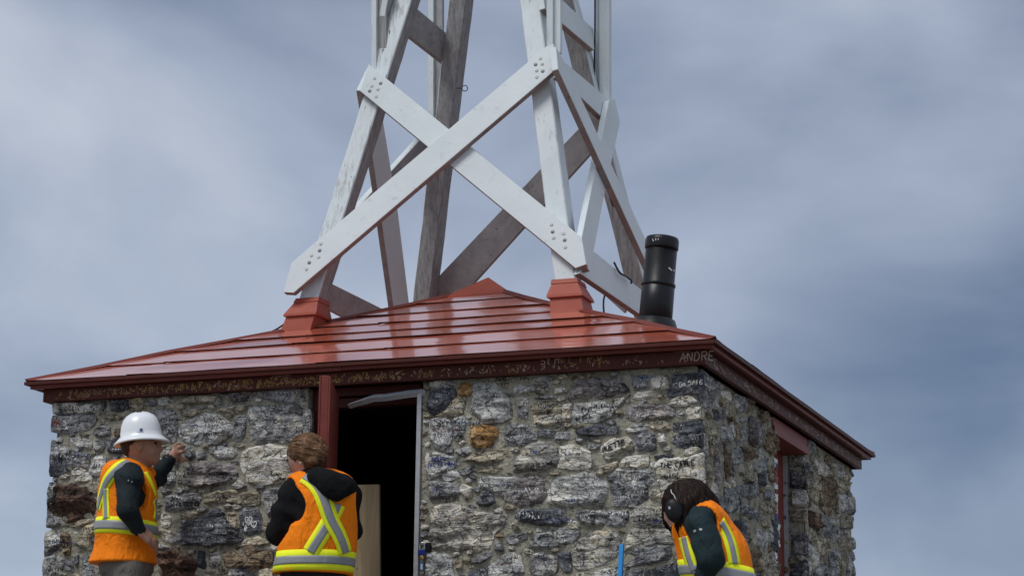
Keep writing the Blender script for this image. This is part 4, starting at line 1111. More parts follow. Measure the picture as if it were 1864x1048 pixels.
# ---- the man in the white hard hat, in profile, one hand on the wall, one on his hip
def build_man():
    b = Body(228, -2.44, 'person', 'person in white hard hat and orange vest leaning a hand on the stone wall'); P = b.P
    b.fw = np.array(HR*0.92+HN*0.38); b.hr, b.hn = 0.38, -0.92
    S = SDF(b.lo, b.hi, 0.0075); SH, SK, HR_, TR_, BT, EY, LP = range(7)
    # torso under the vest
    S.ell(P(236, 905, 0.02), (0.135, 0.145, 0.20), SH, 0.05, b.R(0.3)); S.ell(P(233, 968, 0.0), (0.135, 0.14, 0.17), SH, 0.05, b.R(0.3)); S.ell(P(230, 1030), (0.15, 0.15, 0.12), TR_, 0.05, b.R(0.3))
    S.cone(P(222, 866, -0.10), P(262, 872, 0.14), 0.075, 0.07, SH, 0.05)
    # neck and head
    S.cone(P(246, 868, 0.02), P(255, 828, 0.01), 0.062, 0.056, SK, 0.03)
    hc = P(259, 806, 0.0); Rh = b.R(0.12, 0.05)
    S.ell(hc, (0.098, 0.076, 0.108), SK, 0.02, Rh); S.ell(P(273, 822, 0.0), (0.058, 0.056, 0.066), SK, 0.025, Rh)
    S.cone(P(278, 838, 0.0), P(282, 838, 0.0), 0.022, 0.020, SK, 0.03)                       # chin
    S.cone(P(288, 805, 0), P(293, 817, 0), 0.008, 0.0125, SK, 0.012)                          # nose
    S.cone(P(287, 799, -0.03), P(288, 799, 0.03), 0.012, 0.012, SK, 0.02)                     # brow
    S.cone(P(284, 829.5, -0.018), P(287, 829.5, 0.006), 0.0065, 0.0065, LP, 0.006); 
    S.ell(P(282, 806.5, -0.043), (0.007, 0.005, 0.0042), EY, 0.002)
    S.cone(P(277, 800.5, -0.052), P(287, 799, -0.035), 0.0045, 0.004, HR_, 0.003)             # eyebrow
    S.ell(P(254, 810, -0.078), (0.019, 0.012, 0.034), SK, 0.008, b.R(0.2, -0.2)); S.ell(P(255, 809, -0.090), (0.009, 0.010, 0.018), SK, 0.004, cut=True)
    S.ell(P(246, 800, 0.0), (0.088, 0.0785, 0.075), HR_, 0.006, Rh); S.ell(P(238, 812, 0.0), (0.055, 0.062, 0.06), HR_, 0.006, Rh)
    # near arm down to the hip
    sh, el, wr = P(234, 876, -0.17), P(231, 926, -0.25), P(252, 962, -0.215)
    S.cone(P(238, 868, -0.12), sh, 0.075, 0.07, SH, 0.04); S.chain([sh, el, wr], [0.068, 0.055, 0.041], SH, 0.03)
    dwn = (P(272, 979, -0.19)-wr); dwn /= np.linalg.norm(dwn); sd = np.array(HN)*0.55+np.array(UP)*0.6; wr2 = wr+dwn*0.012
    kn = wr+dwn*0.075; crv = np.array(HN)*0.03-np.array(UP)*0.012
    S.cone(wr-dwn*0.01, wr2, 0.030, 0.028, SK, 0.01)
    hand(S, wr2, kn, sd, None, SK, [[kn+dwn*0.035+crv*0.3+np.array(UP)*(-0.022+0.013*i), kn+dwn*0.055+crv+np.array(UP)*(-0.034+0.014*i)] for i in range(4)],
         [wr2, wr2+np.array(UP)*-0.004-np.array(HR)*0.02-dwn*0.0+np.array(HN)*-0.01, wr2+np.array(HR)*-0.045+np.array(UP)*-0.006])
    # far arm reaching to the wall
    s2, e2, w2 = P(266, 876, 0.15), P(284, 868, 0.26), P(306, 839, 0.27)
    S.cone(P(258, 872, 0.12), s2, 0.07, 0.066, SH, 0.04); S.chain([s2, e2, w2], [0.066, 0.054, 0.040], SH, 0.03)
    wy = (-1.985 - (-2.44))*HN.y + 0.0
    w3 = P(310, 834, 0.275); k3 = P(321, 824, 0.30); sd3 = np.array(UP)*0.75+np.array(HR)*-0.45+np.array(HN)*0.2
    S.cone(w2, w3, 0.029, 0.028, SK, 0.01)
    tips = [[P(333, 838, 0.30), P(341, 836, 0.335)], [P(330, 822, 0.275), P(338, 820, 0.33)], [P(327, 813, 0.275), P(335, 812, 0.335)], [P(320, 809, 0.285), P(327, 808, 0.345)]]
    for t_, rr in zip(tips, (0.0105, 0.0115, 0.0115, 0.0105)): S.chain([k3+(t_[0]-k3)*0.12, t_[0], t_[1]], [0.014, rr, rr*0.9], SK, 0.005)
    for q in ((314, 838), (317, 830), (318, 822), (316, 815)): S.cone(w3, P(q[0]+3, q[1], 0.295), 0.020, 0.015, SK, 0.014)
    # legs
    legs(S, b, P(229, 1040), 0.09, [b.L(-0.05, 0.16, 0), b.L(0.02, -0.14, 0)], TR_, BT)
    S.crease(SH, 0.0055, 48, 0.4)
    body = S.build('body', [TEAL_S, SKIN_A, HAIR_S, TROUSER, BOOTS, EYE, LIP], b.root)
    # vest
    V = SDF(b.lo+Vector((0, 0, 0.6)), b.hi, 0.0085)
    V.ell(P(233, 905, 0.0), (0.165, 0.175, 0.22), 0, 0.05, b.R(0.3)); V.ell(P(229, 968, 0.0), (0.172, 0.175, 0.19), 0, 0.06, b.R(0.3)); V.ell(P(224, 1030, 0.0), (0.192, 0.185, 0.17), 0, 0.06, b.R(0.3))
    V.cone(P(214, 862, -0.09), P(262, 866, 0.12), 0.082, 0.076, 0, 0.05)
    V.warp(lambda X, Y, Z: folds(X, Y, Z, 0.006, 15, 0.3)); V.below(P(229, 1026)[2])
    V.cone(P(247, 900, -0.17), P(247, 885, -0.30), 0.096, 0.115, None, 0.0, True); V.cone(P(240, 872, -0.15), P(240, 862, -0.30), 0.070, 0.09, None, 0.0, True)
    V.cone(P(262, 886, 0.16), P(280, 880, 0.30), 0.085, 0.1, None, 0.0, True); V.cone(P(250, 858, 0.01), P(258, 826, 0.01), 0.064, 0.075, None, 0.0, True)
    vest = V.build('safety_vest', [ORANGE], b.root); bv = surf(vest)
    ax_ = Vector(P(230, 970, 0.0))
    tape(bv, loop_path(bv, ax_, P(230, 962)[2], -0.012, 0.0), vest, 0.09, 0.046, True)
    tape(bv, cam_path(bv, [(238,838),(222,846),(203,864),(191,882),(183,905),(178,930)]), vest, 0.07, 0.032)
    tape(bv, cam_path(bv, [(192,884),(192,905),(193,925),(193,948)], 12), vest, 0.055, 0.024)
    tape(bv, cam_path(bv, [(281,905),(284,925),(282,950)], 10), vest, 0.06, 0.028)
    for pxs in ([(263,856),(272,872),(279,888),(284,904)], [(254,850),(262,868),(267,890),(266,912),(258,926)]):
        c_ = cam_path(bv, pxs, 12)
        if len(c_) > 3: ribbon('edge_binding', bv, c_, 0.014 if pxs[0][0] < 260 else 0.03, 0.004, YELLOW if pxs[0][0] > 260 else ORANGE, vest)
    # hard hat
    hb_ = Vector(P(256, 801, 0.0)); tl = (UP + HR*(-0.10)).normalized(); mb = MB(); k = 48; vs = []; fx = tl.cross(HN).normalized()*-1; fx = HN.cross(tl).normalized(); fy = tl.cross(fx).normalized()
    prof = [(0.150, -0.016, 1), (0.153, -0.012, 1), (0.150, -0.006, 1), (0.128, 0.008, 1), (0.116, 0.020, 1), (0.112, 0.045, 1), (0.106, 0.080, 1), (0.094, 0.112, 1), (0.074, 0.135, 1), (0.045, 0.150, 1), (0.015, 0.156, 1)]
    inner = [(0.012, 0.148), (0.07, 0.127), (0.10, 0.078), (0.108, 0.020), (0.120, 0.004), (0.146, -0.018)]
    allp = [(r, z) for r, z, _ in prof] + inner
    for r, z in allp:
        for j in range(k):
            t = 2*math.pi*j/k; c, s_ = math.cos(t), math.sin(t); ex = 1.0+0.06*(c > 0)*c; rid = 1.0
            zz = z + (0.006*max(0, 1-abs(s_)*5) if 0.1 < z and r < 0.11 else 0) - (0.008*c*c if z < 0.0 else 0)
            vs.append(hb_ + fx*(r*c*ex*0.985) + fy*(r*s_*0.88) + tl*zz)
    n_ = len(allp); fs = [(i*k+j, i*k+(j+1) % k, ((i+1) % n_)*k+(j+1) % k, ((i+1) % n_)*k+j) for i in range(n_) for j in range(k) if i != len(prof)-1 or True]
    hat = mesh_obj('hard_hat', vs, fs, HATW, b.root, True)
    hbv = surf(hat)
    for (x0, y0, x1, y1, mt, lf) in ((249.5, 778, 261.5, 786, flat('sticker_white', (0.75, 0.78, 0.82), 0.4), 0.0015), (254.5, 779.5, 259.5, 785, flat('sticker_blue', (0.06, 0.09, 0.20), 0.4), 0.003)):
        g = []
        for j in range(4):
            for i in range(5):
                h_ = hbv.ray_cast(CAM, pix(x0+(x1-x0)*i/4, y0+(y1-y0)*j/3), 40); g.append(h_[0]+h_[1]*lf if h_[0] is not None else hb_)
        mesh_obj('sticker', g, [(j*5+i, j*5+i+1, j*5+i+6, j*5+i+5) for j in range(3) for i in range(4)], mt, hat)
    # watch band
    d_ = Vector(w3-w2).normalized(); MB().tube([Vector(w2)-d_*0.006, Vector(w2)+d_*0.002, Vector(w2)+d_*0.010, Vector(w2)+d_*0.016], [0.040, 0.0415, 0.0405, 0.034], 20).build('watch_band', [DARKP], b.root, True)
    bb = surf(body)
    for px in ([(232,873),(236,875)], [(238,876),(242,877)]):                                   # small pale mark on the sleeve
        c = cam_path(bb, px, 4)
        if len(c) > 2: ribbon('sleeve_mark', bb, c, 0.008, 0.003, GREYSTRIP, body)
TEAL_S = cloth('dark_blue_green_shirt', (0.009, 0.016, 0.019), 0.8, 0.35, 0.12, 0.25)
build_man()

# ---- the woman with the bun, seen from behind, head bowed
def build_woman():
    b = Body(572, -2.66, 'person', 'person with brown hair bun and black hood over orange vest by the doorway'); P = b.P
    b.fw = np.array(HN*0.85-HR*0.5); b.hr, b.hn = 0.85, 0.5
    S = SDF(b.lo, b.hi, 0.0075); SH, SK, TR_, BT, EY, LP = range(6)
    Rt = b.R(0.35)
    S.ell(P(580, 930, 0.0), (0.17, 0.115, 0.18), SH, 0.05, Rt); S.ell(P(577, 990, 0.0), (0.155, 0.12, 0.17), SH, 0.05, Rt); S.ell(P(572, 1050, 0.02), (0.17, 0.14, 0.13), TR_, 0.05, Rt)
    S.cone(P(545, 893, 0.02), P(622, 897, 0.0), 0.078, 0.075, SH, 0.05)
    S.cone(P(572, 885, 0.0), P(563, 850, 0.02), 0.058, 0.052, SK, 0.03)
    Rh = b.R(2.6, 0.0)
    S.ell(P(556, 826, 0.02), (0.092, 0.078, 0.105), SK, 0.02); S.ell(P(546, 843, 0.07), (0.052, 0.055, 0.062), SK, 0.03); S.cone(P(541, 856, 0.09), P(543, 858, 0.10), 0.022, 0.02, SK, 0.02)
    S.cone(P(533, 836, 0.10), P(531, 845, 0.115), 0.008, 0.011, SK, 0.01); S.cone(P(534, 853, 0.10), P(537, 853, 0.105), 0.006, 0.006, LP, 0.005)
    S.ell(P(537.5, 835, 0.082), (0.008, 0.008, 0.006), EY, 0.002)
    S.ell(P(547, 836, -0.03), (0.012, 0.018, 0.030), SK, 0.008)
    # near arm, forearm folded forward
    s1, e1, w1 = P(537, 900, -0.02), P(512, 968, 0.0), P(520, 968, 0.26)
    S.cone(P(552, 892, 0.0), s1, 0.078, 0.078, SH, 0.04); S.chain([s1, P(522, 935, -0.02), e1], [0.078, 0.077, 0.072], SH, 0.03); S.chain([e1, w1], [0.066, 0.045], SH, 0.03)
    s2, e2, w2 = P(632, 905, 0.03), P(638, 965, 0.10), P(596, 962, 0.30)
    S.cone(P(615, 895, 0.0), s2, 0.072, 0.068, SH, 0.04); S.chain([s2, e2, w2], [0.066, 0.056, 0.042], SH, 0.03)
    for w, o_ in ((w1, 1), (w2, -1)):
        d = np.array(HN)*0.8+np.array(HR)*0.35*o_; d /= np.linalg.norm(d); k = w+d*0.10
        hand(S, w+d*0.02, k, np.array(UP), None, SK, [[k+d*0.035+np.array(UP)*(-0.03+0.02*i)+np.array(HR)*o_*0.012, k+d*0.05+np.array(UP)*(-0.03+0.02*i)+np.array(HR)*o_*0.04] for i in range(4)],
             [w+d*0.04, w+d*0.06+np.array(UP)*0.035, w+d*0.095+np.array(UP)*0.045])
    legs(S, b, P(572, 1060, 0.02), 0.09, [b.L(-0.12, 0.02, 0), b.L(0.10, 0.10, 0)], TR_, BT)
    S.crease(SH, 0.0065, 40, 1.4)
    body = S.build('body', [BLACKC, SKIN_B, DARKTR, BOOTS, EYE, LIP], b.root)
    V = SDF(b.lo+Vector((0, 0, 0.5)), b.hi, 0.0085)
    V.ell(P(584, 925, 0.0), (0.205, 0.145, 0.20), 0, 0.05, Rt); V.ell(P(577, 990, 0.0), (0.205, 0.155, 0.19), 0, 0.06, Rt); V.ell(P(569, 1048, 0.02), (0.215, 0.175, 0.16), 0, 0.06, Rt)
    V.cone(P(548, 888, 0.0), P(622, 893, 0.0), 0.085, 0.085, 0, 0.05)
    V.warp(lambda X, Y, Z: folds(X, Y, Z, 0.007, 13, 2.0)); V.below(P(570, 1044)[2])
    V.cone(P(526, 905, -0.03), P(496, 955, -0.05), 0.102, 0.115, None, 0, True); V.cone(P(524, 905, -0.03), P(524, 935, -0.25), 0.085, 0.10, None, 0, True); V.cone(P(645, 910, 0.05), P(672, 940, 0.08), 0.085, 0.1, None, 0, True)
    V.cone(P(570, 880, 0.03), P(562, 845, 0.05), 0.075, 0.085, None, 0, True)
    vest = V.build('safety_vest', [ORANGE], b.root); bv = surf(vest)
    z = lambda x, y: (480+x/3.91, 780+y/3.91)
    tape(bv, loop_path(bv, Vector(P(572, 1025, 0.0)), P(572, 1023)[2], 0.004, 0.0), vest, 0.105, 0.042, True)
    tape(bv, cam_path(bv, [z(530,520), z(505,590), z(470,650), z(430,720), z(380,800), z(325,890)]), vest, 0.085, 0.04)
    tape2 = cam_path(bv, [z(275,335), z(340,370), z(400,440), z(440,540), z(475,650), z(525,740), z(570,850), z(578,900)], 26)
    ribbon('yellow_tape', bv, tape2, 0.088, 0.009, YELLOW, vest); ribbon('silver_tape', bv, tape2, 0.042, 0.013, SILVER, vest)
    Hd = SDF(b.lo+Vector((0, 0, 1.0)), b.hi, 0.007)                                           # black hood lying on the back
    Hd.chain([P(558, 866, -0.02), P(580, 871, -0.09), P(604, 882, -0.13), P(616, 897, -0.15)], [0.036, 0.052, 0.060, 0.040], 0, 0.045)
    Hd.chain([P(604, 880, -0.12), P(626, 884, -0.11), P(636, 886, -0.04), P(622, 872, 0.04)], [0.055, 0.048, 0.036, 0.03], 0, 0.04); Hd.chain([P(560, 868, -0.02), P(548, 872, 0.06)], [0.03, 0.03], 0, 0.03)
    Hd.ell(P(590, 862, -0.05), (0.05, 0.06, 0.018), None, 0, None, True)
    Hd.warp(lambda X, Y, Z: folds(X, Y, Z, 0.005, 22, 1.0)); Hd.build('hood', [BLACKC], b.root)
    Hh = SDF(b.lo+Vector((0, 0, 1.1)), b.hi, 0.006)
    Hh.ell(P(560, 820, 0.01), (0.098, 0.098, 0.092), 0, 0.02); Hh.ell(P(549, 818, 0.06), (0.068, 0.07, 0.062), 0, 0.03); Hh.ell(P(569, 834, -0.02), (0.060, 0.060, 0.066), 0, 0.03)
    Hh.ell(P(584, 825, -0.07), (0.034, 0.042, 0.052), 0, 0.008); Hh.ell(P(572, 839, -0.075), (0.036, 0.034, 0.024), 0, 0.008); Hh.ell(P(585, 839, -0.06), (0.026, 0.034, 0.028), 0, 0.006)
    Hh.chain([P(532, 818, 0.07), P(529, 826, 0.09), P(531, 832, 0.10)], [0.024, 0.017, 0.008], 0, 0.015)
    Hh.ell(P(546, 844, -0.035), (0.026, 0.03, 0.034), None, 0, None, True)
    Hh.warp(lambda X, Y, Z: 0.0012*np.sin(170*Z+90*X+40*Y+1.2*np.sin(30*X))+0.001*np.sin(320*Z+120*X))
    hair = Hh.build('hair', [HAIR_G], b.root); strands(hair, Vector(P(536, 812, 0.06)), (HR*1.0-UP*0.25-HN*0.3), HAIR_G, 600, 4, 0.09)
    MB().lathe(Vector(P(546.5, 842, -0.065)), HN, [(0.005, -0.004), (0.006, 0.0), (0.004, 0.004)], 10).build('earring', [BOLTPALE], b.root, True)
build_woman()

# ---- the stooping worker with ear defenders at the corner
def build_stoop():
    b = Body(1300, -2.50, 'person', 'stooping person with long dark hair, ear defenders and orange vest at the hut corner', wid=0.7); P = b.P
    b.fw = np.array(HN*0.45-HR*0.9); b.hr, b.hn = 0.45, 0.9
    S = SDF(b.lo, b.hi, 0.0075); SH, SK, TR_, BT = range(4); Rt = b.R(0.9, -0.35)
    S.cone(P(1270, 960, 0.02), P(1312, 1048, 0.0), 0.125, 0.13, SH, 0.05); S.cone(P(1312, 1048, 0.0), P(1330, 1085, 0.0), 0.13, 0.14, TR_, 0.05)
    S.cone(P(1277, 948, -0.08), P(1266, 948, 0.14), 0.08, 0.075, SH, 0.05)
    S.cone(P(1266, 945, 0.03), P(1246, 930, 0.02), 0.055, 0.05, SK, 0.03)
    S.ell(P(1243, 918, 0.02), (0.095, 0.078, 0.105), SK, 0.02, b.R(0, -0.3)); S.ell(P(1229, 936, 0.02), (0.05, 0.05, 0.06), SK, 0.03); S.cone(P(1226, 950, 0.02), P(1229, 953, 0.02), 0.018, 0.018, SK, 0.02)
    S.cone(P(1216, 934, 0.03), P(1213, 943, 0.03), 0.008, 0.011, SK, 0.01)
    s1, e1, w1 = P(1276, 957, -0.145), P(1294, 1016, -0.20), P(1278, 1068, -0.13)
    S.cone(P(1277, 948, -0.08), s1, 0.074, 0.066, SH, 0.04); S.chain([s1, P(1286, 986, -0.18), e1, w1], [0.066, 0.066, 0.062, 0.042], SH, 0.03)
    s2, e2, w2 = P(1264, 958, 0.18), P(1256, 1020, 0.26), P(1240, 1066, 0.16)
    S.chain([s2, e2, w2], [0.07, 0.058, 0.042], SH, 0.03)
    for w in (w1, w2):
        d = np.array(-HR*0.8-UP*0.5); d /= np.linalg.norm(d); k = w+d*0.09
        hand(S, w+d*0.01, k, np.array(HN), None, SK, [[k+d*0.035+np.array(HN)*(-0.03+0.02*i), k+d*0.055+np.array(HN)*(-0.03+0.02*i)-np.array(UP)*0.02] for i in range(4)],
             [w+d*0.03, w+d*0.05+np.array(UP)*0.035, w+d*0.09+np.array(UP)*0.04])
    legs(S, b, P(1330, 1090, 0.0), 0.09, [b.L(0.10, 0.14, 0), b.L(0.02, -0.12, 0)], TR_, BT, bend=0.10)
    S.crease(SH, 0.007, 44, 2.1)
    body = S.build('body', [TEAL, SKIN_B, DARKTR, BOOTS], b.root)
    V = SDF(b.lo+Vector((0, 0, 0.35)), b.hi, 0.0085)
    V.cone(P(1278, 966, 0.0), P(1300, 1020, 0.0), 0.152, 0.165, 0, 0.05); V.cone(P(1300, 1020, 0.0), P(1314, 1075, 0.0), 0.168, 0.18, 0, 0.05); V.cone(P(1279, 948, -0.09), P(1266, 948, 0.14), 0.088, 0.085, 0, 0.05)
    V.warp(lambda X, Y, Z: folds(X, Y, Z, 0.006, 15, 4.0)); V.below(P(1310, 1092)[2])
    V.cone(P(1274, 950, -0.165), P(1276, 952, -0.34), 0.088, 0.1, None, 0, True); V.cone(P(1276, 960, -0.17), P(1292, 1004, -0.30), 0.082, 0.10, None, 0, True); V.cone(P(1262, 965, 0.2), P(1256, 1000, 0.34), 0.09, 0.1, None, 0, True)
    V.cone(P(1264, 936, 0.03), P(1246, 920, 0.03), 0.070, 0.08, None, 0, True)
    vest = V.build('safety_vest', [ORANGE], b.root); bv = surf(vest)
    z = lambda x, y: (1190+x/5.572, 860+y/5.572)
    tape(bv, cam_path(bv, [z(660,480), z(720,560), z(770,680), z(800,800), z(825,950)], 14), vest, 0.075, 0.03)
    tape(bv, cam_path(bv, [z(300,620), z(330,760), z(370,900), z(420,1020)], 12), vest, 0.075, 0.03)
    axs = Vector(P(1308, 1050, 0.0)); tape(bv, loop_path(bv, axs, P(1308, 1046)[2], -0.02, 0.0), vest, 0.10, 0.045, True)
    Hh = SDF(b.lo+Vector((0, 0, 0.7)), b.hi, 0.0065)
    Hh.ell(P(1248, 912, 0.02), (0.108, 0.102, 0.100), 0, 0.03, b.R(0, -0.3)); Hh.ell(P(1238, 918, 0.02), (0.072, 0.088, 0.11), 0, 0.03)
    Hh.chain([P(1262, 905, 0.02), P(1282, 922, 0.02), P(1297, 938, 0.0)], [0.085, 0.066, 0.030], 0, 0.04); Hh.chain([P(1262, 915, -0.05), P(1278, 930, -0.06), P(1300, 941, -0.07)], [0.07, 0.05, 0.012], 0, 0.03)
    Hh.chain([P(1248, 925, -0.06), P(1246, 950, -0.07), P(1241, 975, -0.08)], [0.065, 0.042, 0.010], 0, 0.03); Hh.chain([P(1253, 930, -0.06), P(1251, 955, -0.08), P(1250, 968, -0.09)], [0.055, 0.03, 0.006], 0, 0.02)
    Hh.chain([P(1226, 915, 0.06), P(1222, 945, 0.09), P(1226, 972, 0.10)], [0.05, 0.035, 0.008], 0, 0.03)
    Hh.ell(P(1232, 946, -0.06), (0.016, 0.06, 0.022), None, 0, None, True)
    Hh.warp(lambda X, Y, Z: 0.0025*np.sin(130*(X*0.8-Y*0.4)+20*Z+1.5*np.sin(18*Z))+0.0018*np.sin(260*X+50*Z))
    hair = Hh.build('hair', [HAIR_D], b.root); strands(hair, Vector(P(1246, 888, 0.02)), (HR*0.35-UP*1.0), HAIR_D, 900, 3)
    # ear defenders
    ec = Vector(P(1228, 929, -0.105)); n_ = (-HN*0.95-HR*0.25).normalized(); a_ = (UP*0.95 - HR*0.28); a_ = (a_-n_*a_.dot(n_)).normalized(); c_ = n_.cross(a_)
    vs = []; k = 28; prof = [(0.7, -0.03), (1.0, -0.022), (1.0, 0.004), (0.9, 0.018), (0.6, 0.026), (0.15, 0.029)]
    for r, hh in prof:
        for j in range(k): t = 2*math.pi*j/k; vs.append(ec + a_*(0.063*r*math.cos(t)) + c_*(0.044*r*math.sin(t)) + n_*hh)
    fs = [(i*k+j, i*k+(j+1) % k, (i+1)*k+(j+1) % k, (i+1)*k+j) for i in range(len(prof)-1) for j in range(k)] + [tuple(range(k-1,-1,-1)), tuple(range((len(prof)-1)*k, len(prof)*k))]
    muff = mesh_obj('ear_defender', vs, fs, DARKP, b.root, True)
    e2_ = ec + HN*0.235; vs2 = [v + HN*0.235 - n_*2*((v-ec).dot(n_)) for v in vs]; mesh_obj('ear_cup', vs2, [f[::-1] for f in fs], DARKP, muff, True)
    MB().tube(smooth_pts([Vector(P(1225, 911, -0.115)), Vector(P(1231, 912, -0.118)), Vector(P(1236, 919, -0.11))]), 0.008, 8).build('red_arm', [REDP], muff, True)
    MB().tube(smooth_pts([Vector(P(1231, 911, -0.112)), Vector(P(1227, 901, -0.10)), Vector(P(1222, 895, -0.075)), Vector(P(1222, 884, 0.02)), Vector(P(1222, 895, 0.11)), Vector(P(1229, 915, 0.13))]), 0.0028, 6).build('wire_band', [BOLTPALE], muff, True)
    MB().tube([Vector(P(1218, 921, -0.15)), Vector(P(1219, 926, -0.15))], 0.006, 6).build('logo_mark', [GREYSTRIP], muff)
    bb = surf(body)
    for pxs in ([z(400,597), z(437,583)], [z(455,570), z(500,580)]):
        c = cam_path(bb, pxs, 5)
        if len(c) > 2: ribbon('sleeve_mark', bb, c, 0.011, 0.003, GREYSTRIP, body)
build_stoop()
# ------------------------------------------------------------------ small things by the door
cone_n = (0, 1, 0)
PLY = Mat('plywood', 0.75, 0.25); q_ = PLY.pos(True, (12, 12, 1.0)); PLY.color(PLY.ramp(PLY.noise(q_, 2.0, 5, 0.6, 1.0), [(0.3, (0.30,0.22,0.125)), (0.6, (0.42,0.325,0.20)), (0.8, (0.47,0.38,0.25))]))
PLY = PLY.m
ply_y = -W+0.24; pb = [on_plane(x, y, (0, 1, 0), ply_y) for x, y in ((642, 882), (690, 881), (694, 1048))]
slope = (pb[2].x-pb[1].x)/(pb[2].z-pb[1].z)
x1b = pb[1].x+slope*(0.03-pb[1].z); zt = pb[1].z
mb = MB(); mb.add(*prism([(DOOR[0]+.10, ply_y-.05, 0.03), (x1b, ply_y-.05, 0.03), (pb[1].x, ply_y, zt), (DOOR[0]+.10, ply_y, zt+.004)], (0, 1, 0.03), 0.018))
ply = mb.build('plywood_board', [PLY]); tag(ply, 'pale plywood board standing upright inside the dark doorway', 'board')
for i in range(7):
    p = Vector((x1b-0.06-random.random()*0.16, ply_y-.05+0.05*0-0.001, 0.75+i*0.10))
    f = (p.z-0.03)/(zt-0.03); p.y = ply_y-.05+.05*f-0.0015
    MB().lathe(p, (0, -1, 0), [(0.004, -0.002), (0.004, 0.0005), (0.002, 0.001)], 8).build('screw_head', [BOLT], ply)
# padlock hanging from a hasp, with its key tag
JY = -W-0.02
hp = on_plane(779, 995, (0, 1, 0), JY)
mb = MB(); mb.box((hp.x-0.014, JY-0.004, hp.z-0.022), (hp.x+0.014, JY+0.03, hp.z+0.022)); mb.tube([hp+Vector((-.016, -.006, .012)), hp+Vector((-.034, -.008, .008)), hp+Vector((-.034, -.008, -.004))], 0.004, 6)
MB2 = mb.build('hasp', [DARKP], dframe)
BLUE = flat('blue_lock_body', (0.02, 0.03, 0.19), 0.35); STEEL = flat('shackle_steel', (0.55, 0.55, 0.56), 0.25, 0.5, 0.9); BRASS = flat('brass', (0.55, 0.36, 0.12), 0.35, 0.5, 0.8); TAGB = flat('blue_key_tag', (0.02, 0.07, 0.16), 0.4); PAPER = flat('paper', (0.45, 0.55, 0.68), 0.6)
lc = on_plane(768, 1003.5, (0, 1, 0), JY-0.012)
lock = empty('padlock', lc - Vector((0, 0, 0.02)), 'small blue padlock hanging at the right door jamb', 'padlock')
MB().box((lc.x-.021, lc.y-.010, lc.z-.019), (lc.x+.021, lc.y+.010, lc.z+.013)).build('lock_body', [BLUE], lock, bevel=0.003)
MB().tube(smooth_pts([lc+Vector((-.013, 0, .010)), lc+Vector((-.013, 0, .034)), lc+Vector((-.008, 0, .046)), lc+Vector((0, 0, .049)), lc+Vector((.008, 0, .046)), lc+Vector((.013, 0, .034)), lc+Vector((.013, 0, .010))], 4), 0.0038, 8).build('shackle', [STEEL], lock, True)
tg = on_plane(767.5, 1030, (0, 1, 0), JY-0.014)
kt = empty('key_tag', tg, 'blue plastic key tag on a key hanging under the blue padlock', 'key tag')
MB().lathe(lc+Vector((0, -.004, -.033)), (0, -1, 0), [(0.013, 0), (0.013, 0.003), (0.010, 0.004)], 16).build('key', [BRASS], kt, True)
MB().tube([lc+Vector((0, -.004, -.018)), lc+Vector((0, -.004, -.062))], 0.003, 6).build('key_ring', [BRASS], kt)
MB().box((tg.x-.013, tg.y-.003, tg.z-.025), (tg.x+.013, tg.y+.003, tg.z+.026)).build('tag_body', [TAGB], kt, bevel=0.002)
MB().box((tg.x-.005, tg.y-.0045, tg.z-.018), (tg.x+.008, tg.y-.0032, tg.z+.014)).build('paper_insert', [PAPER], kt)
# blue bar stood against the wall
bt = on_plane(1131, 990, (0, 1, 0), -2.12)
BAR = flat('blue_bar_paint', (0.035, 0.28, 0.66), 0.4, 0.4, 0, 0.06)
mb = MB(); ft = Vector((bt.x-0.03, -2.2, 0.0)); d = (bt-ft).normalized()
mb.bar(ft, bt, (1, 0, 0), 0.020, 0.012); sx_ = Vector((1, 0, 0)); mb.bar(ft+sx_*0.0125+Vector((0,-.004,0)), bt+sx_*0.0125+Vector((0,-.004,0)), (1, 0, 0), 0.006, 0.022)
tag(mb.build('blue_bar', [BAR], None, bevel=0.001), 'upright bright blue metal bar leaning near the front wall', 'bar')

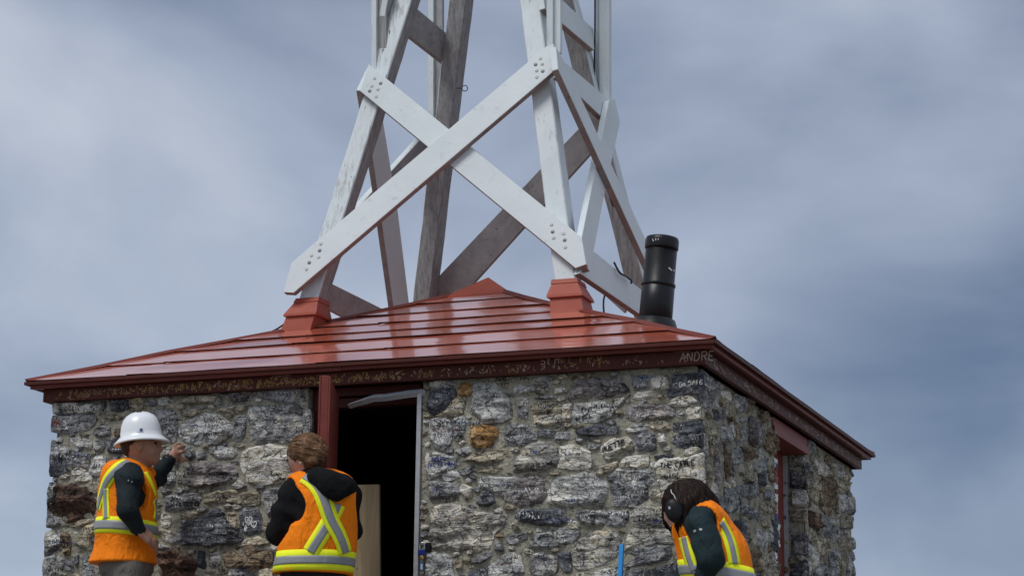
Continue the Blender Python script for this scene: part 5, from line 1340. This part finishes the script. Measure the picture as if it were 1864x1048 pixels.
# ------------------------------------------------------------------ writing: strokes laid on the real surfaces
FONT = {'A':'00 26 40|12 32','B':'00 06 36 45 34 04|34 43 41 30 00','C':'45 36 16 05 01 10 30 41','D':'00 06 26 44 42 20 00','E':'40 00 06 46|03 33','F':'00 06 46|03 33','G':'45 36 16 05 01 10 30 41 43 23',
 'H':'00 06|40 46|03 43','I':'20 26','J':'46 41 30 10 01','K':'00 06|46 03 40','L':'06 00 40','M':'00 06 23 46 40','N':'00 06 40 46','O':'10 01 05 16 36 45 41 30 10','P':'00 06 36 45 44 33 03','R':'00 06 36 45 44 33 03|23 40',
 'S':'01 10 30 41 42 33 13 04 05 16 36 45','T':'06 46|26 20','U':'06 01 10 30 41 46','V':'06 20 46','W':'06 10 23 30 46','X':'00 46|06 40','Y':'06 23 46|23 20','Z':'06 46 00 40','0':'10 01 05 16 36 45 41 30 10','1':'15 26 20','2':'05 16 36 45 44 00 40',
 '3':'05 16 36 45 34 14|34 42 41 30 10 01','4':'30 36 02 42','5':'46 06 04 34 43 41 30 10 01','6':'46 16 03 01 10 30 41 42 33 03','7':'06 46 10','8':'13 04 05 16 36 45 44 33 13 02 01 10 30 41 42 33','9':'10 30 45 36 16 05 04 13 44','/':'00 46','.':'10 11',
 'a':'40 43 34 13 02 01 10 30 41','i':'20 23|25 26','l':'20 26','u':'04 01 10 30 41 44','n':'00 04|03 14 34 43 40','d':'46 40|41 30 10 01 03 14 34 43','r':'00 04|02 14 34','t':'26 21 30|04 44','h':'00 06|03 14 34 43 40','e':'02 42 43 34 14 03 01 10 30 41','o':'10 01 03 14 34 43 41 30 10','b':'06 00|01 10 30 41 43 34 14 03','m':'00 04|03 14 23 20|23 34 43 40','s':'00 30 41 32 12 03 14 44','v':'04 20 44','k':'00 06|44 02 40','z':'04 44 00 40','f':'10 15 26 36|03 33',
 '<':'20 03 05 16 25 36 45 43 20'}
def ink(name, c): return flat(name, c, 0.6, 0.3, 0, 0.08, 60, 0.0)
INK = {'w': ink('white_marker', (0.72,0.72,0.70)), 'k': ink('black_marker', (0.015,0.015,0.017)), 'b': ink('blue_marker', (0.03,0.05,0.22)), 'r': ink('red_marker', (0.30,0.05,0.05)), 'g': ink('scratched_wood', (0.34,0.19,0.08)), 'p': ink('pale_scratch', (0.42,0.34,0.28)), 'y': ink('ochre_scratch', (0.50,0.27,0.08))}
def strokes_mesh(mb, lines, place, w):
    """lines of (u,v) -> ribbons; place(u,v) gives (point, normal)"""
    for ln in lines:
        pts = []
        for (a, b) in zip(ln, ln[1:]):
            L = math.hypot(b[0]-a[0], b[1]-a[1]); k = max(1, int(L/0.008))
            for i in range(k): f = i/k; pts.append((a[0]+(b[0]-a[0])*f, a[1]+(b[1]-a[1])*f))
        pts.append(ln[-1]); vs = []
        for i, p in enumerate(pts):
            a = pts[max(i-1, 0)]; b = pts[min(i+1, len(pts)-1)]; dx, dy = b[0]-a[0], b[1]-a[1]; l = math.hypot(dx, dy)+1e-9; nx, ny = -dy/l*w/2, dx/l*w/2
            A = place(p[0]+nx, p[1]+ny); B_ = place(p[0]-nx, p[1]-ny)
            if A is None or B_ is None: continue
            vs += [A, B_]
        n = len(vs)//2
        if n > 1: mb.add(vs, [(2*i, 2*i+2, 2*i+3, 2*i+1) for i in range(n-1)])
def text_lines(s, h, slant=0.1):
    out = []; x = 0.0
    for ch in s:
        if ch == ' ': x += h*0.5; continue
        g = FONT.get(ch) or FONT.get(ch.upper())
        if g:
            for pl in g.split('|'):
                ln = [(x+int(p[0])*h/6*0.85+int(p[1])*h/6*slant+random.uniform(-.03,.03)*h, int(p[1])*h/6+random.uniform(-.03,.03)*h) for p in pl.split()]; out.append(ln)
        x += h*0.85
    return out
def on_wall(fr, lift=0.0025):
    def pl(u, v):
        o = fr.pt(u, v, 0.25); h = WALLBVH.ray_cast(o, -fr.N, 0.5)
        return h[0] + fr.N*lift if h[0] is not None else None
    return pl
def write(s, px, py, hpx, c, fr=None, ang=0.0, w=0.005, lines=None):
    fr = fr or FRONT; u0, v0 = fr.uv(px, py, 0.03); h = hpx/305.0; mb = MB(); ca, sa = math.cos(ang), math.sin(ang)
    L = lines if lines is not None else text_lines(s, h)
    L = [[(u0+x*ca-y*sa, v0+x*sa+y*ca) for x, y in ln] for ln in L]
    strokes_mesh(mb, L, on_wall(fr), w)
    if mb.v: mb.build('graffiti', [INK[c]], OWNER[id(fr)])
for a in [('Thank', 134, 747, 8, 'w', .12), ('06/07', 155, 747, 7, 'w', .1), ('HOT', 91, 775, 9, 'r', .05), ('5', 114, 773, 8, 'w', 0), ('A', 117, 781, 7, 'w', 0), ('EEVITRE', 370, 794, 6, 'k', .0), ('MONTE 2', 389, 824, 6, 'w', 0),
          ('2206', 458, 871, 7, 'w', .05), ('MIPPM', 492, 866, 5, 'k', 0), ('JACI', 307, 910, 8, 'k', .05), ('Yulia nd.B', 299, 921, 8, 'k', 0), ('Clizam', 786, 795, 7, 'w', .08), ('Ford', 796, 801, 6.5, 'w', .1), ('1977', 797, 809, 6.5, 'w', .1),
          ('SKEED', 785, 839, 6, 'b', 0), ('DEC 12 1989', 778, 848, 5.5, 'b', 0), ('CLIFF.', 809, 912, 6, 'k', 0), ('I', 843, 912, 6, 'k', 0), ('I', 846, 912, 6, 'k', 0), ('PDV', 947, 945, 13, 'k', 0), ('V', 979, 946, 13, 'k', 0), ('<', 992, 946, 13, 'k', 0), ('MUETTS', 1097, 822, 8, 'k', .28), ('PAMO', 899, 693, 6, 'k', .05), ('PAM', 910, 701, 6, 'k', .05),
          ('THE CAVLE', 1203, 852, 8, 'k', .05), ('MAGE', 1211, 871, 7, 'k', .05), ('BOAN', 1117, 742, 7, 'w', .7), ('Gm 5/16', 1237, 704, 7, 'w', .1), 
          ]:
    write(a[0], a[1], a[2], a[3], a[4], None, a[5], 0.0062 if a[4] in 'wk' and a[3] >= 8 else 0.0045)
heart = lambda s: [[(s*0.0, -s*0.9), (-s*0.75, 0), (-s*0.7, s*0.6), (-s*0.3, s*0.75), (0, s*0.35), (s*0.3, s*0.75), (s*0.7, s*0.6), (s*0.75, 0), (0, -s*0.9)]]
write('', 450, 946, 8, 'w', None, 0, 0.006, heart(0.028)); write('', 450, 947, 8, 'w', None, 0, 0.005, heart(0.011)); write('', 460, 953, 8, 'w', None, 0.2, 0.006, heart(0.022)); write('R', 442, 965, 7, 'w', None, 0, 0.006)
# illegible scrawl all over the stones: rows of little zigzags
rs = random.Random(5)
ALLS = [s for s in stones if s[1] in (FRONT, RIGHT) and s[0] > 0.006 and max(p[1] for p in s[2]) > E-1.22 and s[3] not in 'rob']
for i in range(330):
    st_ = rs.choice(ALLS[:170]); P_ = np.array(st_[2]); c_ = P_.mean(0); sz = (P_.max(0)-P_.min(0))
    u0 = c_[0] + rs.uniform(-.36, .2)*sz[0]; v0 = c_[1] + rs.uniform(-.36, .36)*sz[1]; h = rs.uniform(0.012, 0.026); L = []; x = 0
    for k in range(rs.randint(3, 9)):
        L.append([(x+rs.uniform(0, .7)*h, rs.uniform(0, 1)*h) for _ in range(rs.randint(2, 4))]); x += h*0.75
    ca = rs.gauss(0, .12); L = [[(u0+a-b*ca, v0+b+a*ca) for a, b in ln] for ln in L]; mb = MB()
    strokes_mesh(mb, L, on_wall(st_[1]), rs.choice((0.003, 0.0038, 0.0045)))
    cc = rs.choice('wwwwkkkkkb') if st_[3] not in 'cw' else rs.choice('kkkkkkbwr')
    if mb.v: SCR = globals().setdefault('SCR', {}); SCR.setdefault((id(OWNER[id(st_[1])]), cc), (OWNER[id(st_[1])], MB()))[1].add(mb.v, mb.f)
for (_, cc), (o, mb) in SCR.items(): tag(mb.build('scrawl', [INK[cc]], o), kind='stuff')
# carved and scratched letters along the fascia
def on_fascia_f(u, v): return Vector((u, -FH-0.0016, v))
def on_fascia_r(u, v): return Vector((FH+0.0016, u, v))
def fpix(px, py): p = on_plane(px, py, (0, 1, 0), -FH); return p.x, p.z
def fwrite(s, px, py, hpx, c, w=0.004, ang=0.0):
    u0, v0 = fpix(px, py); mb = MB(); ca, sa = math.cos(ang), math.sin(ang)
    strokes_mesh(mb, [[(u0+x*ca-y*sa, v0+x*sa+y*ca) for x, y in ln] for ln in text_lines(s, hpx/305.)], on_fascia_f, w); mb.build('carving', [INK[c]], fascia_front)
fwrite('ANDRE', 1238, 658, 14, 'p', 0.004); fwrite('ANNA', 1228, 642, 8, 'g', 0.003); fwrite('St M', 985, 663, 11, 'p', 0.004); fwrite('V L I P W', 1019, 662, 12, 'g', 0.004); fwrite('Fabian', 496, 687, 7, 'p', 0.003); fwrite('JUSTIN', 150, 718, 8, 'g', .003); fwrite('LVS', 128, 727, 14, 'g', .003)
for part, place, rngu, dens in ((fascia_front, on_fascia_f, (-1.95, 1.95), 900), (fascia_right, on_fascia_r, (-1.95, 1.95), 170)):
    M3 = {'g': MB(), 'y': MB(), 'p': MB()}
    for i in range(dens):
        u = rs.uniform(*rngu)
        if place is on_fascia_f:
            f = math.exp(-((u+0.55)/1.0)**2)
            if rs.random() > 0.25+0.75*f: continue
            cc = rs.choice('yyyg') if u < 0.35 and u > -1.4 and rs.random() < .7 else rs.choice('ggp')
        else: cc = rs.choice('pgp')
        z0 = FZ + 0.006 + rs.random()**1.5*0.035; h = rs.uniform(0.018, 0.045); h = min(h, E-0.04-z0)
        ln = [(u+rs.uniform(-.4, .4)*h, z0+rs.uniform(0, 1)*h) for _ in range(rs.randint(2, 4))]
        if place is on_fascia_r: ln = [(u+(a-u)*3, b) for a, b in ln]
        strokes_mesh(M3[cc], [ln], place, rs.choice((0.003, 0.004, 0.005)) if place is on_fascia_f else 0.004)
    for cc, mb in M3.items():
        if mb.v: tag(mb.build('scratches', [INK[cc]], part), kind='stuff')
# scraps of paint and stickers on the near edge of the side opening
mb = {}
for i, (py, c_) in enumerate(((838, 'w'), (848, 'k'), (862, 'r'), (872, 'r'), (884, 'w'), (905, 'w'), (925, 'w'), (940, 'b'), (962, 'w'), (990, 'w'), (1010, 'w'), (1030, 'w'))):
    p = on_plane(1420.5+(i % 2), py, (1, 0, 0), W+0.03); hgt = rs.uniform(.012, .03)
    
    vs_ = []
    for j in range(6):
        for i2 in range(4):
            u_ = p.y-0.035+0.07*i2/3; v_ = p.z-hgt+2*hgt*j/5; h_ = WALLBVH.ray_cast(Vector((W+0.3, u_, v_)), Vector((-1, 0, 0)), 0.6); vs_.append(((h_[0].x if h_[0] is not None and h_[0].x > W-.05 else W)+0.004, u_+rs.uniform(-.012, .012), v_+rs.uniform(-.004, .004)))
    mesh_obj('paint_scrap', vs_, [(j*4+i2, j*4+i2+1, j*4+i2+5, j*4+i2+4) for j in range(5) for i2 in range(3)], INK[c_], side_wall)

# pale scuffs and marks on the vent pipe and its cap
for part_, pxs, w_ in ((vent, [(1216, 487), (1220, 489), (1223, 494)], 0.010), (vent, [(1224, 492), (1229, 493)], 0.006)):
    bv_ = surf(part_); c_ = cam_path(bv_, pxs, 6)
    if len(c_) > 2: ribbon('scuff', bv_, c_, w_, 0.0015, INK['w'], part_)
cap_ = [o for o in vent.children if o.name.startswith('cap')][0]; bv_ = surf(hut if False else cap_.parent)
capbv = BVHTree.FromPolygons([v.co.copy() for v in cap_.data.vertices], [list(p.vertices) for p in cap_.data.polygons])
for pxs in ([(1188.5, 434), (1188.5, 438.5), (1191, 439)], [(1192, 434), (1194.5, 434.5), (1194.5, 437), (1192, 437)], [(1197, 434), (1199, 434.5), (1197.5, 437.5)]):
    c_ = cam_path(capbv, pxs, 8)
    if len(c_) > 2: ribbon('scuff', capbv, c_, 0.0035, 0.0015, INK['w'], vent)
